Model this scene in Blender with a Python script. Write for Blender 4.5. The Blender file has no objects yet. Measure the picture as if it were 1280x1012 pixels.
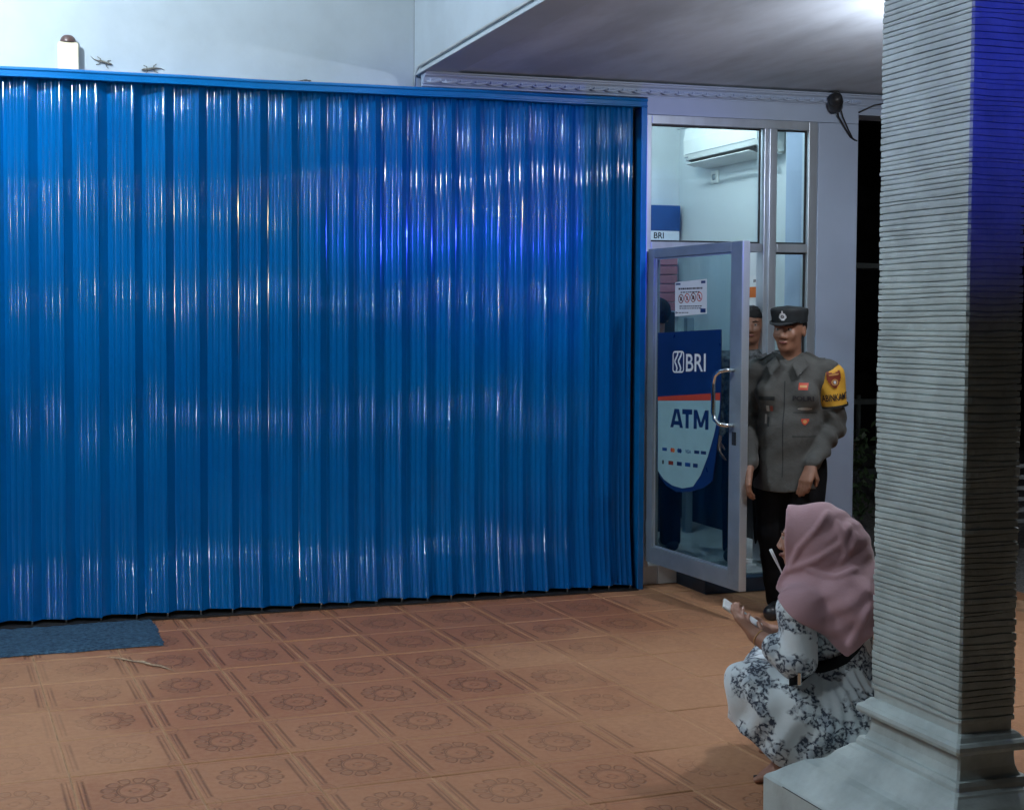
import bpy, bmesh, math, random
import numpy as np
from mathutils import Vector, Matrix
from mathutils.bvhtree import BVHTree

random.seed(7)
rng = np.random.default_rng(7)
scene = bpy.context.scene
COL = scene.collection
R = math.radians
PI = math.pi

# ------------------------------------------------------------------ camera
cam_data = bpy.data.cameras.new('camera')
cam = bpy.data.objects.new('camera', cam_data)
COL.objects.link(cam)
cam_data.sensor_width = 36.0
cam_data.lens = 36.0 * 1600 / 1280
cam_data.shift_x = 205 / 1280
cam_data.shift_y = -45 / 1280
cam_data.clip_start = 0.05
cam_data.clip_end = 500
cam.location = (0, -6.79, 1.6)
cam.rotation_euler = (R(90) - math.atan(64 / 1600), 0, -R(15.26))
scene.camera = cam

# ------------------------------------------------------------------ night sky
world = bpy.data.worlds.new('World')
scene.world = world
world.use_nodes = True
wn = world.node_tree.nodes
wl = world.node_tree.links
bg = wn['Background']
sky_tex = wn.new('ShaderNodeTexSky')
sky_tex.sky_type = 'NISHITA'
sky_tex.sun_disc = False
sky_tex.sun_elevation = R(-3.5)
sky_tex.sun_rotation = R(200)
wl.new(sky_tex.outputs[0], bg.inputs[0])
bg.inputs[1].default_value = 0.10

# ------------------------------------------------------------------ exposure
vs = scene.view_settings
vs.view_transform = 'Standard'
vs.look = 'None'
vs.exposure = 0.5
vs.gamma = 1.0
vs.use_curve_mapping = False
scene.render.engine = 'CYCLES'
scene.cycles.max_bounces = 5
scene.cycles.diffuse_bounces = 3
scene.cycles.glossy_bounces = 2
scene.cycles.transparent_max_bounces = 12

# powers of the bulbs and of the added lamps; all are built further down
P_PENDANT, P_FILL, P_SOFFIT, P_BOOTH, P_GLINT, P_BLUE = 152, 74, 52, 22, 165.0, 1800

# ------------------------------------------------------------------ materials
def new_mat(name):
    m = bpy.data.materials.new(name)
    m.use_nodes = True
    nt = m.node_tree
    return m, nt, nt.nodes['Principled BSDF']

def N(nt, typ, **kw):
    n = nt.nodes.new(typ)
    for k, v in kw.items():
        if k == 'inp':
            for a, b in v.items():
                n.inputs[a].default_value = b
        else:
            setattr(n, k, v)
    return n

def math_n(nt, op, a, b=None, c=None, clamp=False):
    n = nt.nodes.new('ShaderNodeMath')
    n.operation = op
    n.use_clamp = clamp
    for i, v in enumerate((a, b, c)):
        if v is None:
            continue
        if isinstance(v, (int, float)):
            n.inputs[i].default_value = v
        else:
            nt.links.new(v, n.inputs[i])
    return n.outputs[0]

def smooth(nt, v, lo, hi):
    n = nt.nodes.new('ShaderNodeMapRange')
    n.interpolation_type = 'SMOOTHSTEP'
    nt.links.new(v, n.inputs[0])
    n.inputs[1].default_value = lo
    n.inputs[2].default_value = hi
    return n.outputs[0]

def mix_col(nt, fac, a, b):
    n = nt.nodes.new('ShaderNodeMix')
    n.data_type = 'RGBA'
    for sock, v in ((n.inputs[0], fac), (n.inputs[6], a), (n.inputs[7], b)):
        if isinstance(v, (int, float)):
            sock.default_value = v
        elif isinstance(v, tuple):
            sock.default_value = v if len(v) == 4 else (*v, 1)
        else:
            nt.links.new(v, sock)
    return n.outputs[2]

def simple(name, col, rough=0.5, metal=0.0, var=0.12, scale=6.0, bump=0.0, bscale=60.0, spec=0.5,
           coat=0.0, stretch=(1, 1, 1), sheen=0.0):
    """paint / plaster / cloth: a base colour with mottling, roughness variation and fine relief"""
    m, nt, b = new_mat(name)
    tc = N(nt, 'ShaderNodeTexCoord')
    mp = N(nt, 'ShaderNodeMapping')
    mp.inputs['Scale'].default_value = stretch
    nt.links.new(tc.outputs['Object'], mp.inputs[0])
    nz = N(nt, 'ShaderNodeTexNoise', inp={'Scale': scale, 'Detail': 6, 'Roughness': 0.6})
    nt.links.new(mp.outputs[0], nz.inputs['Vector'])
    lo = tuple(c * (1 - var) for c in col)
    hi = tuple(min(1, c * (1 + var)) for c in col)
    f = smooth(nt, nz.outputs[0], 0.3, 0.7)
    nt.links.new(mix_col(nt, f, lo, hi), b.inputs['Base Color'])
    r = N(nt, 'ShaderNodeMapRange')
    nt.links.new(nz.outputs[0], r.inputs[0])
    r.inputs[3].default_value = max(0.02, rough - 0.08)
    r.inputs[4].default_value = min(1, rough + 0.08)
    nt.links.new(r.outputs[0], b.inputs['Roughness'])
    b.inputs['Metallic'].default_value = metal
    b.inputs['Specular IOR Level'].default_value = spec
    b.inputs['Coat Weight'].default_value = coat
    b.inputs['Coat Roughness'].default_value = 0.12
    b.inputs['Sheen Weight'].default_value = sheen
    if bump:
        n2 = N(nt, 'ShaderNodeTexNoise', inp={'Scale': bscale, 'Detail': 4, 'Roughness': 0.6})
        nt.links.new(mp.outputs[0], n2.inputs['Vector'])
        bp = N(nt, 'ShaderNodeBump', inp={'Strength': bump, 'Distance': 0.01})
        nt.links.new(n2.outputs[0], bp.inputs['Height'])
        nt.links.new(bp.outputs[0], b.inputs['Normal'])
    return m

def emit_mat(name, col, strength):
    m, nt, b = new_mat(name)
    b.inputs['Base Color'].default_value = (0.8, 0.8, 0.8, 1)
    b.inputs['Emission Color'].default_value = (*col, 1)
    b.inputs['Emission Strength'].default_value = strength
    return m

def flat(name, col, rough=0.5):
    return simple(name, col, rough, var=0.04, scale=20)

M = {}
M['white_wall'] = simple('white_wall_paint', (0.45, 0.52, 0.58), 0.7, var=0.09, scale=1.6, bump=0.06, bscale=25)
M['lilac_wall'] = simple('pale_lilac_wall_paint', (0.38, 0.47, 0.62), 0.65, var=0.05, scale=1.5, bump=0.05, bscale=30)
M['soffit'] = simple('grey_soffit_paint', (0.50, 0.57, 0.66), 0.75, var=0.22, scale=2.2, bump=0.15, bscale=4, stretch=(1, .35, 1))
M['booth_wall'] = simple('booth_white_paint', (0.66, 0.73, 0.76), 0.6, var=0.03, scale=2)
M['dark_wall'] = simple('dark_render', (0.02, 0.02, 0.021), 0.95, spec=0.1, var=0.3)
M['white_tile'] = simple('white_glazed_tile', (0.7, 0.74, 0.75), 0.2, var=0.04)
M['blue_step'] = simple('navy_step_tile', (0.02, 0.06, 0.12), 0.35, var=0.2)
M['rail_blue'] = simple('blue_gloss_enamel', (0.001, 0.15, 0.45), 0.22, var=0.08, scale=3, coat=0.5, bump=0.03, bscale=18)
M['alu'] = simple('brushed_aluminium', (0.56, 0.64, 0.72), 0.36, metal=0.6, var=0.08, scale=8, stretch=(1, 1, .1))
M['alu_dark'] = simple('dull_aluminium', (0.36, 0.43, 0.48), 0.42, metal=0.55, var=0.1)
M['chrome'] = simple('chrome', (0.8, 0.82, 0.82), 0.12, metal=1.0, var=0.03)
M['black_rubber'] = simple('black_rubber', (0.012, 0.012, 0.013), 0.6, var=0.3)
M['black_plastic'] = simple('black_plastic', (0.02, 0.021, 0.024), 0.4, var=0.2)
M['white_plastic'] = simple('white_plastic', (0.80, 0.84, 0.82), 0.35, var=0.03)
M['cream'] = simple('cream_plastic', (0.72, 0.66, 0.50), 0.45, var=0.06)
M['brown_dome'] = simple('brown_smoked_dome', (0.10, 0.06, 0.055), 0.35, var=0.2, scale=40)
M['gecko'] = simple('gecko_skin', (0.13, 0.12, 0.10), 0.6, var=0.5, scale=90)
M['asphalt'] = simple('asphalt', (0.045, 0.045, 0.047), 0.9, var=0.4, scale=3, bump=0.3, bscale=60)
M['gravel'] = simple('grey_gravel', (0.22, 0.22, 0.21), 0.9, var=0.6, scale=60, bump=0.6, bscale=80)
M['grout'] = simple('dusty_grout', (0.46, 0.27, 0.15), 0.9, var=0.25, scale=12, bump=0.3, bscale=90)
M['column'] = simple('grey_green_masonry_paint', (0.45, 0.51, 0.495), 0.55, var=0.16, scale=7, bump=0.22, bscale=45)
M['leaf'] = simple('dark_leaf', (0.05, 0.09, 0.04), 0.5, var=0.5, scale=15)
M['bark'] = simple('bark', (0.07, 0.05, 0.035), 0.9, var=0.4)
M['fence_metal'] = simple('dark_green_metal', (0.09, 0.11, 0.11), 0.5, var=0.2)
M['pale_metal'] = simple('pale_painted_metal', (0.4, 0.44, 0.45), 0.5, var=0.2)
M['pink'] = simple('pink_slat_paint', (0.62, 0.22, 0.24), 0.5, var=0.06)
M['navy'] = simple('navy_print', (0.006, 0.03, 0.13), 0.3, var=0.08)
M['royal'] = simple('royal_blue_print', (0.008, 0.07, 0.26), 0.4, var=0.06)
M['aqua'] = simple('pale_aqua_print', (0.30, 0.52, 0.56), 0.35, var=0.05)
M['red_print'] = flat('red_print', (0.52, 0.06, 0.03))
M['orange_print'] = flat('orange_print', (0.62, 0.16, 0.03))
M['white_print'] = flat('white_print', (0.80, 0.85, 0.88))
M['ink'] = flat('black_ink', (0.012, 0.013, 0.02))
M['paper'] = simple('white_paper', (0.72, 0.77, 0.79), 0.6, var=0.03)
M['skin'] = simple('brown_skin', (0.27, 0.135, 0.085), 0.5, var=0.14, scale=14, bump=0.05, bscale=160)
M['skin_light'] = simple('light_brown_skin', (0.38, 0.19, 0.125), 0.5, var=0.12, scale=14, bump=0.05, bscale=160)
M['lip'] = flat('lip', (0.20, 0.06, 0.05))
M['hair'] = simple('black_hair', (0.007, 0.006, 0.006), 0.65, spec=0.25, var=0.3, scale=80, stretch=(4, 4, .6), bump=0.4, bscale=120)
M['eye_white'] = flat('eye_white', (0.30, 0.28, 0.26), 0.4)
M['iris'] = flat('dark_iris', (0.01, 0.008, 0.007), 0.1)
M['uniform'] = simple('grey_brown_uniform_twill', (0.066, 0.067, 0.062), 0.8, var=0.16, scale=9, bump=0.5, bscale=22, sheen=0.05)
M['black_cloth'] = simple('black_trouser_cloth', (0.007, 0.008, 0.010), 0.85, spec=0.15, var=0.3, scale=9, bump=0.3, bscale=20)
M['camo'] = simple('grey_patterned_jacket', (0.09, 0.095, 0.10), 0.8, var=0.9, scale=22, bump=0.3, bscale=30)
M['yellow_cloth'] = simple('yellow_armband_cloth', (0.66, 0.36, 0.035), 0.65, var=0.08, scale=20, bump=0.2, bscale=40)
M['maroon'] = flat('maroon_thread', (0.20, 0.035, 0.02))
M['gold_thread'] = flat('gold_thread', (0.55, 0.30, 0.10))
M['silver_thread'] = flat('silver_thread', (0.66, 0.68, 0.70))
M['grey_thread'] = flat('grey_thread', (0.30, 0.29, 0.26))
M['cap_cloth'] = simple('black_cap_cloth', (0.012, 0.016, 0.018), 0.7, var=0.3, scale=30, bump=0.2, bscale=120)
M['visor'] = simple('visor_gloss', (0.05, 0.055, 0.06), 0.3, var=0.2)
M['hijab'] = simple('dusty_mauve_jersey', (0.43, 0.245, 0.27), 0.8, var=0.06, scale=5, bump=0.12, bscale=90, sheen=0.35)
M['mat'] = None

def glass_mat(name, tint, refl=0.03, boost=1.0):
    m, nt, b = new_mat(name)
    nt.nodes.remove(b)
    out = nt.nodes['Material Output']
    tr = N(nt, 'ShaderNodeBsdfTransparent')
    tr.inputs[0].default_value = (*tint, 1)
    gl = N(nt, 'ShaderNodeBsdfGlossy')
    gl.inputs['Roughness'].default_value = 0.03
    gl.inputs['Color'].default_value = (boost, boost, boost, 1)
    lw = N(nt, 'ShaderNodeLayerWeight', inp={'Blend': 0.5})
    f5 = math_n(nt, 'ADD', math_n(nt, 'MULTIPLY', math_n(nt, 'POWER', lw.outputs['Facing'], 5.0), 0.9), refl)
    mx = N(nt, 'ShaderNodeMixShader')
    nt.links.new(f5, mx.inputs[0])
    nt.links.new(tr.outputs[0], mx.inputs[1])
    nt.links.new(gl.outputs[0], mx.inputs[2])
    nt.links.new(mx.outputs[0], out.inputs['Surface'])
    return m
M['glass'] = glass_mat('clear_window_glass', (0.90, 0.96, 0.96))
M['door_glass'] = glass_mat('grey_tinted_door_glass', (0.66, 0.79, 0.82), 0.05)

def shutter_mat():
    m, nt, b = new_mat('blue_gloss_shutter_enamel')
    tc = N(nt, 'ShaderNodeTexCoord')
    geo = N(nt, 'ShaderNodeNewGeometry')
    mp = N(nt, 'ShaderNodeMapping')
    mp.inputs['Scale'].default_value = (1, 1, 0.012)
    nt.links.new(geo.outputs['Position'], mp.inputs[0])
    n1 = N(nt, 'ShaderNodeTexNoise', inp={'Scale': 26.0, 'Detail': 3})
    nt.links.new(mp.outputs[0], n1.inputs['Vector'])
    n2 = N(nt, 'ShaderNodeTexNoise', inp={'Scale': 260.0, 'Detail': 2})
    nt.links.new(mp.outputs[0], n2.inputs['Vector'])
    n3 = N(nt, 'ShaderNodeTexNoise', inp={'Scale': 1.4, 'Detail': 5})
    nt.links.new(geo.outputs['Position'], n3.inputs['Vector'])
    oi = N(nt, 'ShaderNodeObjectInfo')
    c = mix_col(nt, smooth(nt, n3.outputs[0], 0.3, 0.7), (0.0003, 0.100, 0.345), (0.0004, 0.125, 0.41))
    c = mix_col(nt, math_n(nt, 'MULTIPLY', oi.outputs['Random'], 0.35), c, (0.0003, 0.092, 0.33))
    nt.links.new(c, b.inputs['Base Color'])
    b.inputs['Roughness'].default_value = 0.08
    b.inputs['Specular IOR Level'].default_value = 0.34
    h = math_n(nt, 'ADD', n1.outputs[0], math_n(nt, 'MULTIPLY', n2.outputs[0], 0.05))
    bp = N(nt, 'ShaderNodeBump', inp={'Strength': 0.22, 'Distance': 0.008})
    nt.links.new(h, bp.inputs['Height'])
    nt.links.new(bp.outputs[0], b.inputs['Normal'])
    return m
M['shutter'] = shutter_mat()

def tile_mat():
    """embossed cement tile: rosette ring, corner scrolls, side grooves; sandy dust lies in drifts over it"""
    m, nt, b = new_mat('embossed_terracotta_tile')
    tc = N(nt, 'ShaderNodeTexCoord')
    sp = N(nt, 'ShaderNodeSeparateXYZ')
    nt.links.new(tc.outputs['Object'], sp.inputs[0])
    x, y = sp.outputs[0], sp.outputs[1]
    ax, ay = math_n(nt, 'ABSOLUTE', x), math_n(nt, 'ABSOLUTE', y)
    r = math_n(nt, 'SQRT', math_n(nt, 'ADD', math_n(nt, 'MULTIPLY', x, x), math_n(nt, 'MULTIPLY', y, y)))
    th = math_n(nt, 'ARCTAN2', y, x)
    def band(v, c, w):
        return math_n(nt, 'SUBTRACT', 1.0, math_n(nt, 'DIVIDE', math_n(nt, 'ABSOLUTE', math_n(nt, 'SUBTRACT', v, c)), w), clamp=True)
    s6 = math_n(nt, 'ABSOLUTE', math_n(nt, 'SINE', math_n(nt, 'MULTIPLY', th, 6)))
    q1 = math_n(nt, 'POWER', math_n(nt, 'DIVIDE', math_n(nt, 'SUBTRACT', r, 0.093), 0.023), 2.0)
    q2 = math_n(nt, 'MULTIPLY', math_n(nt, 'POWER', math_n(nt, 'SUBTRACT', 1.0, s6), 2.0), 2.2)
    pet = math_n(nt, 'SUBTRACT', 1.0, math_n(nt, 'ADD', q1, q2))
    petal_in = smooth(nt, pet, 0.25, 0.6)
    outline = band(pet, 0.02, 0.62)
    ring1 = band(r, 0.064, 0.0045)
    ring2 = band(r, 0.056, 0.003)
    cen = math_n(nt, 'MULTIPLY', band(r, 0.018, 0.008), math_n(nt, 'ABSOLUTE', math_n(nt, 'COSINE', math_n(nt, 'MULTIPLY', th, 2))))
    side = math_n(nt, 'MULTIPLY', band(ax, 0.166, 0.0085), smooth(nt, ay, 0.15, 0.135))
    side2 = math_n(nt, 'MULTIPLY', band(ax, 0.182, 0.004), smooth(nt, ay, 0.16, 0.145))
    topb = math_n(nt, 'MULTIPLY', band(ay, 0.172, 0.0045), smooth(nt, ax, 0.14, 0.125))
    cx_, cy_ = math_n(nt, 'SUBTRACT', 0.196, ax), math_n(nt, 'SUBTRACT', 0.193, ay)
    rc = math_n(nt, 'SQRT', math_n(nt, 'ADD', math_n(nt, 'MULTIPLY', cx_, cx_), math_n(nt, 'MULTIPLY', cy_, cy_)))
    corner = math_n(nt, 'MAXIMUM', math_n(nt, 'MULTIPLY', band(rc, 0.050, 0.005), 0.35), math_n(nt, 'MULTIPLY', band(rc, 0.030, 0.004), 0.25))
    pat = math_n(nt, 'MAXIMUM', math_n(nt, 'MULTIPLY', outline, 0.8), math_n(nt, 'MULTIPLY', petal_in, 0.22))
    for v in (ring1, math_n(nt, 'MULTIPLY', ring2, 0.6), math_n(nt, 'MULTIPLY', cen, 0.7), side, math_n(nt, 'MULTIPLY', side2, 0.7),
              math_n(nt, 'MULTIPLY', topb, 0.45), corner):
        pat = math_n(nt, 'MAXIMUM', pat, v)
    geo = N(nt, 'ShaderNodeNewGeometry')
    ps = N(nt, 'ShaderNodeSeparateXYZ')
    nt.links.new(geo.outputs['Position'], ps.inputs[0])
    nz = N(nt, 'ShaderNodeTexNoise', inp={'Scale': 1.5, 'Detail': 7, 'Roughness': 0.62})
    nt.links.new(geo.outputs['Position'], nz.inputs['Vector'])
    nf = N(nt, 'ShaderNodeTexNoise', inp={'Scale': 34.0, 'Detail': 6, 'Roughness': 0.7})
    nt.links.new(geo.outputs['Position'], nf.inputs['Vector'])
    wob = math_n(nt, 'MULTIPLY', math_n(nt, 'SUBTRACT', nz.outputs[0], 0.5), 2.2)
    X = math_n(nt, 'ADD', ps.outputs[0], wob)
    Y = math_n(nt, 'ADD', ps.outputs[1], math_n(nt, 'MULTIPLY', wob, 0.8))
    # drifts of sand: towards the street on the right, and beside the doormat on the left
    d_right = math_n(nt, 'MULTIPLY', math_n(nt, 'MULTIPLY', smooth(nt, X, 1.65, 2.7), smooth(nt, Y, -0.55, -1.25)), 0.94)
    d_left = math_n(nt, 'MULTIPLY', math_n(nt, 'MULTIPLY', smooth(nt, X, 0.95, 0.15), smooth(nt, Y, -0.35, -0.75)), 0.80)
    d_near = math_n(nt, 'MULTIPLY', smooth(nt, Y, -0.9, -2.6), 0.50)
    d_door = math_n(nt, 'MULTIPLY', smooth(nt, X, 2.9, 3.9), 0.75)
    dust = d_right
    for v in (d_left, d_near, d_door):
        dust = math_n(nt, 'MAXIMUM', dust, v)
    oi = N(nt, 'ShaderNodeObjectInfo')
    dust = math_n(nt, 'ADD', dust, math_n(nt, 'MULTIPLY', math_n(nt, 'SUBTRACT', oi.outputs['Random'], 0.55), 0.22), clamp=True)
    show = math_n(nt, 'SUBTRACT', 1.0, math_n(nt, 'POWER', math_n(nt, 'MULTIPLY', dust, 1.02), 2.2), clamp=True)
    vis = math_n(nt, 'MULTIPLY', pat, show)
    vis = math_n(nt, 'MULTIPLY', vis, smooth(nt, nf.outputs[0], 0.28, 0.50))
    clean = mix_col(nt, oi.outputs['Random'], (0.36, 0.128, 0.058), (0.40, 0.148, 0.070))
    clean = mix_col(nt, smooth(nt, nf.outputs[0], 0.35, 0.75), clean, (0.42, 0.19, 0.095))
    sand = mix_col(nt, smooth(nt, nf.outputs[0], 0.3, 0.7), (0.48, 0.238, 0.122), (0.55, 0.285, 0.152))
    base = mix_col(nt, dust, clean, sand)
    stain = N(nt, 'ShaderNodeTexNoise', inp={'Scale': 4.5, 'Detail': 8, 'Roughness': 0.65})
    nt.links.new(geo.outputs['Position'], stain.inputs['Vector'])
    base = mix_col(nt, math_n(nt, 'MULTIPLY', smooth(nt, stain.outputs[0], 0.52, 0.75), 0.22), base, (0.155, 0.072, 0.042))
    hl = math_n(nt, 'MULTIPLY', math_n(nt, 'MULTIPLY', petal_in, show), 0.12)
    base = mix_col(nt, hl, base, (0.48, 0.28, 0.17))
    base = mix_col(nt, math_n(nt, 'MULTIPLY', vis, 0.74), base, (0.075, 0.030, 0.018))
    # dusty pale arrises
    e = math_n(nt, 'MAXIMUM', smooth(nt, ax, 0.190, 0.197), smooth(nt, ay, 0.187, 0.194))
    base = mix_col(nt, math_n(nt, 'MULTIPLY', e, 0.45), base, (0.62, 0.37, 0.20))
    nt.links.new(base, b.inputs['Base Color'])
    ro = N(nt, 'ShaderNodeMapRange')
    nt.links.new(dust, ro.inputs[0])
    ro.inputs[3].default_value = 0.42
    ro.inputs[4].default_value = 0.72
    nt.links.new(ro.outputs[0], b.inputs['Roughness'])
    b.inputs['Specular IOR Level'].default_value = 0.35
    hgt = math_n(nt, 'SUBTRACT', math_n(nt, 'MULTIPLY', nf.outputs[0], 0.25), math_n(nt, 'MULTIPLY', vis, 0.8))
    hgt = math_n(nt, 'ADD', hgt, math_n(nt, 'MULTIPLY', math_n(nt, 'MULTIPLY', petal_in, show), 0.5))
    bp = N(nt, 'ShaderNodeBump', inp={'Strength': 0.9, 'Distance': 0.005})
    nt.links.new(hgt, bp.inputs['Height'])
    nt.links.new(bp.outputs[0], b.inputs['Normal'])
    return m
M['tile'] = tile_mat()

def mat_mat():
    m, nt, b = new_mat('blue_grey_loop_mat')
    tc = N(nt, 'ShaderNodeTexCoord')
    mp = N(nt, 'ShaderNodeMapping')
    mp.inputs['Scale'].default_value = (1, 2.4, 1)
    nt.links.new(tc.outputs['Object'], mp.inputs[0])
    n1 = N(nt, 'ShaderNodeTexNoise', inp={'Scale': 48, 'Detail': 5})
    nt.links.new(mp.outputs[0], n1.inputs['Vector'])
    nt.links.new(mix_col(nt, smooth(nt, n1.outputs[0], 0.35, 0.65), (0.012, 0.045, 0.09), (0.06, 0.14, 0.22)), b.inputs['Base Color'])
    b.inputs['Roughness'].default_value = 0.75
    bp = N(nt, 'ShaderNodeBump', inp={'Strength': 1.0, 'Distance': 0.02})
    nt.links.new(n1.outputs[0], bp.inputs['Height'])
    nt.links.new(bp.outputs[0], b.inputs['Normal'])
    return m
M['mat'] = mat_mat()

def dress_mat():
    """white cotton with an ink-blue engraved-flower print"""
    m, nt, b = new_mat('white_dress_navy_flower_print')
    tc = N(nt, 'ShaderNodeTexCoord')
    wv = N(nt, 'ShaderNodeTexNoise', inp={'Scale': 26.0, 'Detail': 2})
    nt.links.new(tc.outputs['Object'], wv.inputs['Vector'])
    vm = N(nt, 'ShaderNodeVectorMath', operation='MULTIPLY_ADD')
    nt.links.new(wv.outputs['Color'], vm.inputs[0])
    vm.inputs[1].default_value = (0.035, 0.035, 0.035)
    nt.links.new(tc.outputs['Object'], vm.inputs[2])
    big = N(nt, 'ShaderNodeTexNoise', inp={'Scale': 10.5, 'Detail': 2, 'Roughness': 0.5})
    nt.links.new(tc.outputs['Object'], big.inputs['Vector'])
    vo = N(nt, 'ShaderNodeTexVoronoi', feature='DISTANCE_TO_EDGE', inp={'Scale': 31.0})
    nt.links.new(vm.outputs[0], vo.inputs['Vector'])
    vo2 = N(nt, 'ShaderNodeTexVoronoi', feature='F1', inp={'Scale': 27.0})
    nt.links.new(vm.outputs[0], vo2.inputs['Vector'])
    fine = N(nt, 'ShaderNodeTexNoise', inp={'Scale': 95.0, 'Detail': 4})
    nt.links.new(tc.outputs['Object'], fine.inputs['Vector'])
    lines = smooth(nt, vo.outputs['Distance'], 0.19, 0.07)
    hatch = smooth(nt, fine.outputs[0], 0.46, 0.52)
    cell = smooth(nt, N_col_r(nt, vo2.outputs['Color']), 0.38, 0.46)
    leaf = math_n(nt, 'MULTIPLY', cell, math_n(nt, 'MULTIPLY', smooth(nt, vo2.outputs['Distance'], 0.55, 0.4), math_n(nt, 'ADD', math_n(nt, 'MULTIPLY', hatch, 0.55), 0.45)))
    pr = math_n(nt, 'MAXIMUM', math_n(nt, 'MULTIPLY', lines, math_n(nt, 'ADD', 0.35, math_n(nt, 'MULTIPLY', hatch, 0.65))), leaf)
    clus = smooth(nt, big.outputs[0], 0.44, 0.50)
    pr = math_n(nt, 'MULTIPLY', pr, clus)
    wash = math_n(nt, 'MULTIPLY', math_n(nt, 'MULTIPLY', smooth(nt, big.outputs[0], 0.47, 0.55), smooth(nt, wv.outputs[0], 0.42, 0.6)), 0.45)
    cloth = mix_col(nt, wash, (0.70, 0.76, 0.78), (0.20, 0.27, 0.36))
    nt.links.new(mix_col(nt, math_n(nt, 'MULTIPLY', pr, 0.95), cloth, (0.010, 0.020, 0.048)), b.inputs['Base Color'])
    b.inputs['Roughness'].default_value = 0.75
    b.inputs['Sheen Weight'].default_value = 0.1
    n2 = N(nt, 'ShaderNodeTexNoise', inp={'Scale': 22.0, 'Detail': 4})
    nt.links.new(tc.outputs['Object'], n2.inputs['Vector'])
    bp = N(nt, 'ShaderNodeBump', inp={'Strength': 0.35, 'Distance': 0.015})
    nt.links.new(n2.outputs[0], bp.inputs['Height'])
    nt.links.new(bp.outputs[0], b.inputs['Normal'])
    return m

def N_col_r(nt, col):
    s = nt.nodes.new('ShaderNodeSeparateColor')
    nt.links.new(col, s.inputs[0])
    return s.outputs[0]
M['dress'] = dress_mat()

# ------------------------------------------------------------------ object helpers
def tag(o, label=None, cat=None, group=None, kind=None):
    for k, v in (('label', label), ('category', cat), ('group', group), ('kind', kind)):
        if v:
            o[k] = v
    return o

def thing(name, label, cat, loc=(0, 0, 0), rz=0.0, group=None):
    o = bpy.data.objects.new(name, None)
    o.empty_display_size = 0.1
    COL.objects.link(o)
    o.location = loc
    o.rotation_euler = (0, 0, rz)
    return tag(o, label, cat, group)

def link_mesh(name, me, mat, parent=None):
    if mat is not None:
        me.materials.clear()
        me.materials.append(mat)
    o = bpy.data.objects.new(name, me)
    COL.objects.link(o)
    if parent is not None:
        o.parent = parent
    return o

def bm_obj(name, bm, mat, parent=None, smooth_=False, loc=None, rot=None):
    bmesh.ops.recalc_face_normals(bm, faces=bm.faces)
    me = bpy.data.meshes.new(name)
    bm.to_mesh(me)
    bm.free()
    if smooth_:
        me.polygons.foreach_set('use_smooth', [True] * len(me.polygons))
    o = link_mesh(name, me, mat, parent)
    if loc is not None:
        o.location = loc
    if rot is not None:
        o.rotation_euler = rot
    return o

def add_box(bm, x0, x1, y0, y1, z0, z1, bev=0.0, seg=2):
    b2 = bmesh.new()
    bmesh.ops.create_cube(b2, size=1.0)
    for v in b2.verts:
        v.co = Vector(((x0 + x1) / 2 + v.co.x * (x1 - x0), (y0 + y1) / 2 + v.co.y * (y1 - y0), (z0 + z1) / 2 + v.co.z * (z1 - z0)))
    if bev:
        bmesh.ops.bevel(b2, geom=b2.edges[:], offset=bev, segments=seg, affect='EDGES', profile=0.5)
    tmp = bpy.data.meshes.new('tmp')
    b2.to_mesh(tmp)
    b2.free()
    bm.from_mesh(tmp)
    bpy.data.meshes.remove(tmp)

def box(name, x0, x1, y0, y1, z0, z1, mat, parent=None, bev=0.0, loc=None, rot=None):
    bm = bmesh.new()
    add_box(bm, x0, x1, y0, y1, z0, z1, bev)
    return bm_obj(name, bm, mat, parent, False, loc, rot)

def add_tube(bm, pts, rad, seg=8, cap=True):
    pts = [Vector(p) for p in pts]
    rads = rad if isinstance(rad, (list, tuple)) else [rad] * len(pts)
    rings = []
    up = Vector((0, 0, 1))
    prev = None
    for i, p in enumerate(pts):
        t = (pts[min(i + 1, len(pts) - 1)] - pts[max(i - 1, 0)]).normalized()
        if prev is None:
            a = t.cross(up)
            if a.length < 1e-3:
                a = t.cross(Vector((1, 0, 0)))
            a.normalize()
        else:
            a = (prev - t * prev.dot(t)).normalized()
        prev = a
        b = t.cross(a)
        rings.append([bm.verts.new(p + (a * math.cos(2 * PI * k / seg) + b * math.sin(2 * PI * k / seg)) * rads[i]) for k in range(seg)])
    for r0, r1 in zip(rings, rings[1:]):
        for k in range(seg):
            bm.faces.new((r0[k], r0[(k + 1) % seg], r1[(k + 1) % seg], r1[k]))
    if cap:
        bm.faces.new(rings[0][::-1])
        bm.faces.new(rings[-1])

def tube(name, pts, rad, mat, parent=None, seg=8):
    bm = bmesh.new()
    add_tube(bm, pts, rad, seg)
    return bm_obj(name, bm, mat, parent, True)

def lathe(name, prof, mat, parent=None, seg=24, loc=None, rot=None, smooth_=True):
    bm = bmesh.new()
    rings = []
    for r, z in prof:
        if r < 1e-5:
            rings.append([bm.verts.new((0, 0, z))])
        else:
            rings.append([bm.verts.new((r * math.cos(2 * PI * k / seg), r * math.sin(2 * PI * k / seg), z)) for k in range(seg)])
    for a, b in zip(rings, rings[1:]):
        for k in range(seg):
            k2 = (k + 1) % seg
            if len(a) == 1:
                bm.faces.new((a[0], b[k], b[k2]))
            elif len(b) == 1:
                bm.faces.new((a[k], a[k2], b[0]))
            else:
                bm.faces.new((a[k], a[k2], b[k2], b[k]))
    return bm_obj(name, bm, mat, parent, smooth_, loc, rot)

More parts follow.
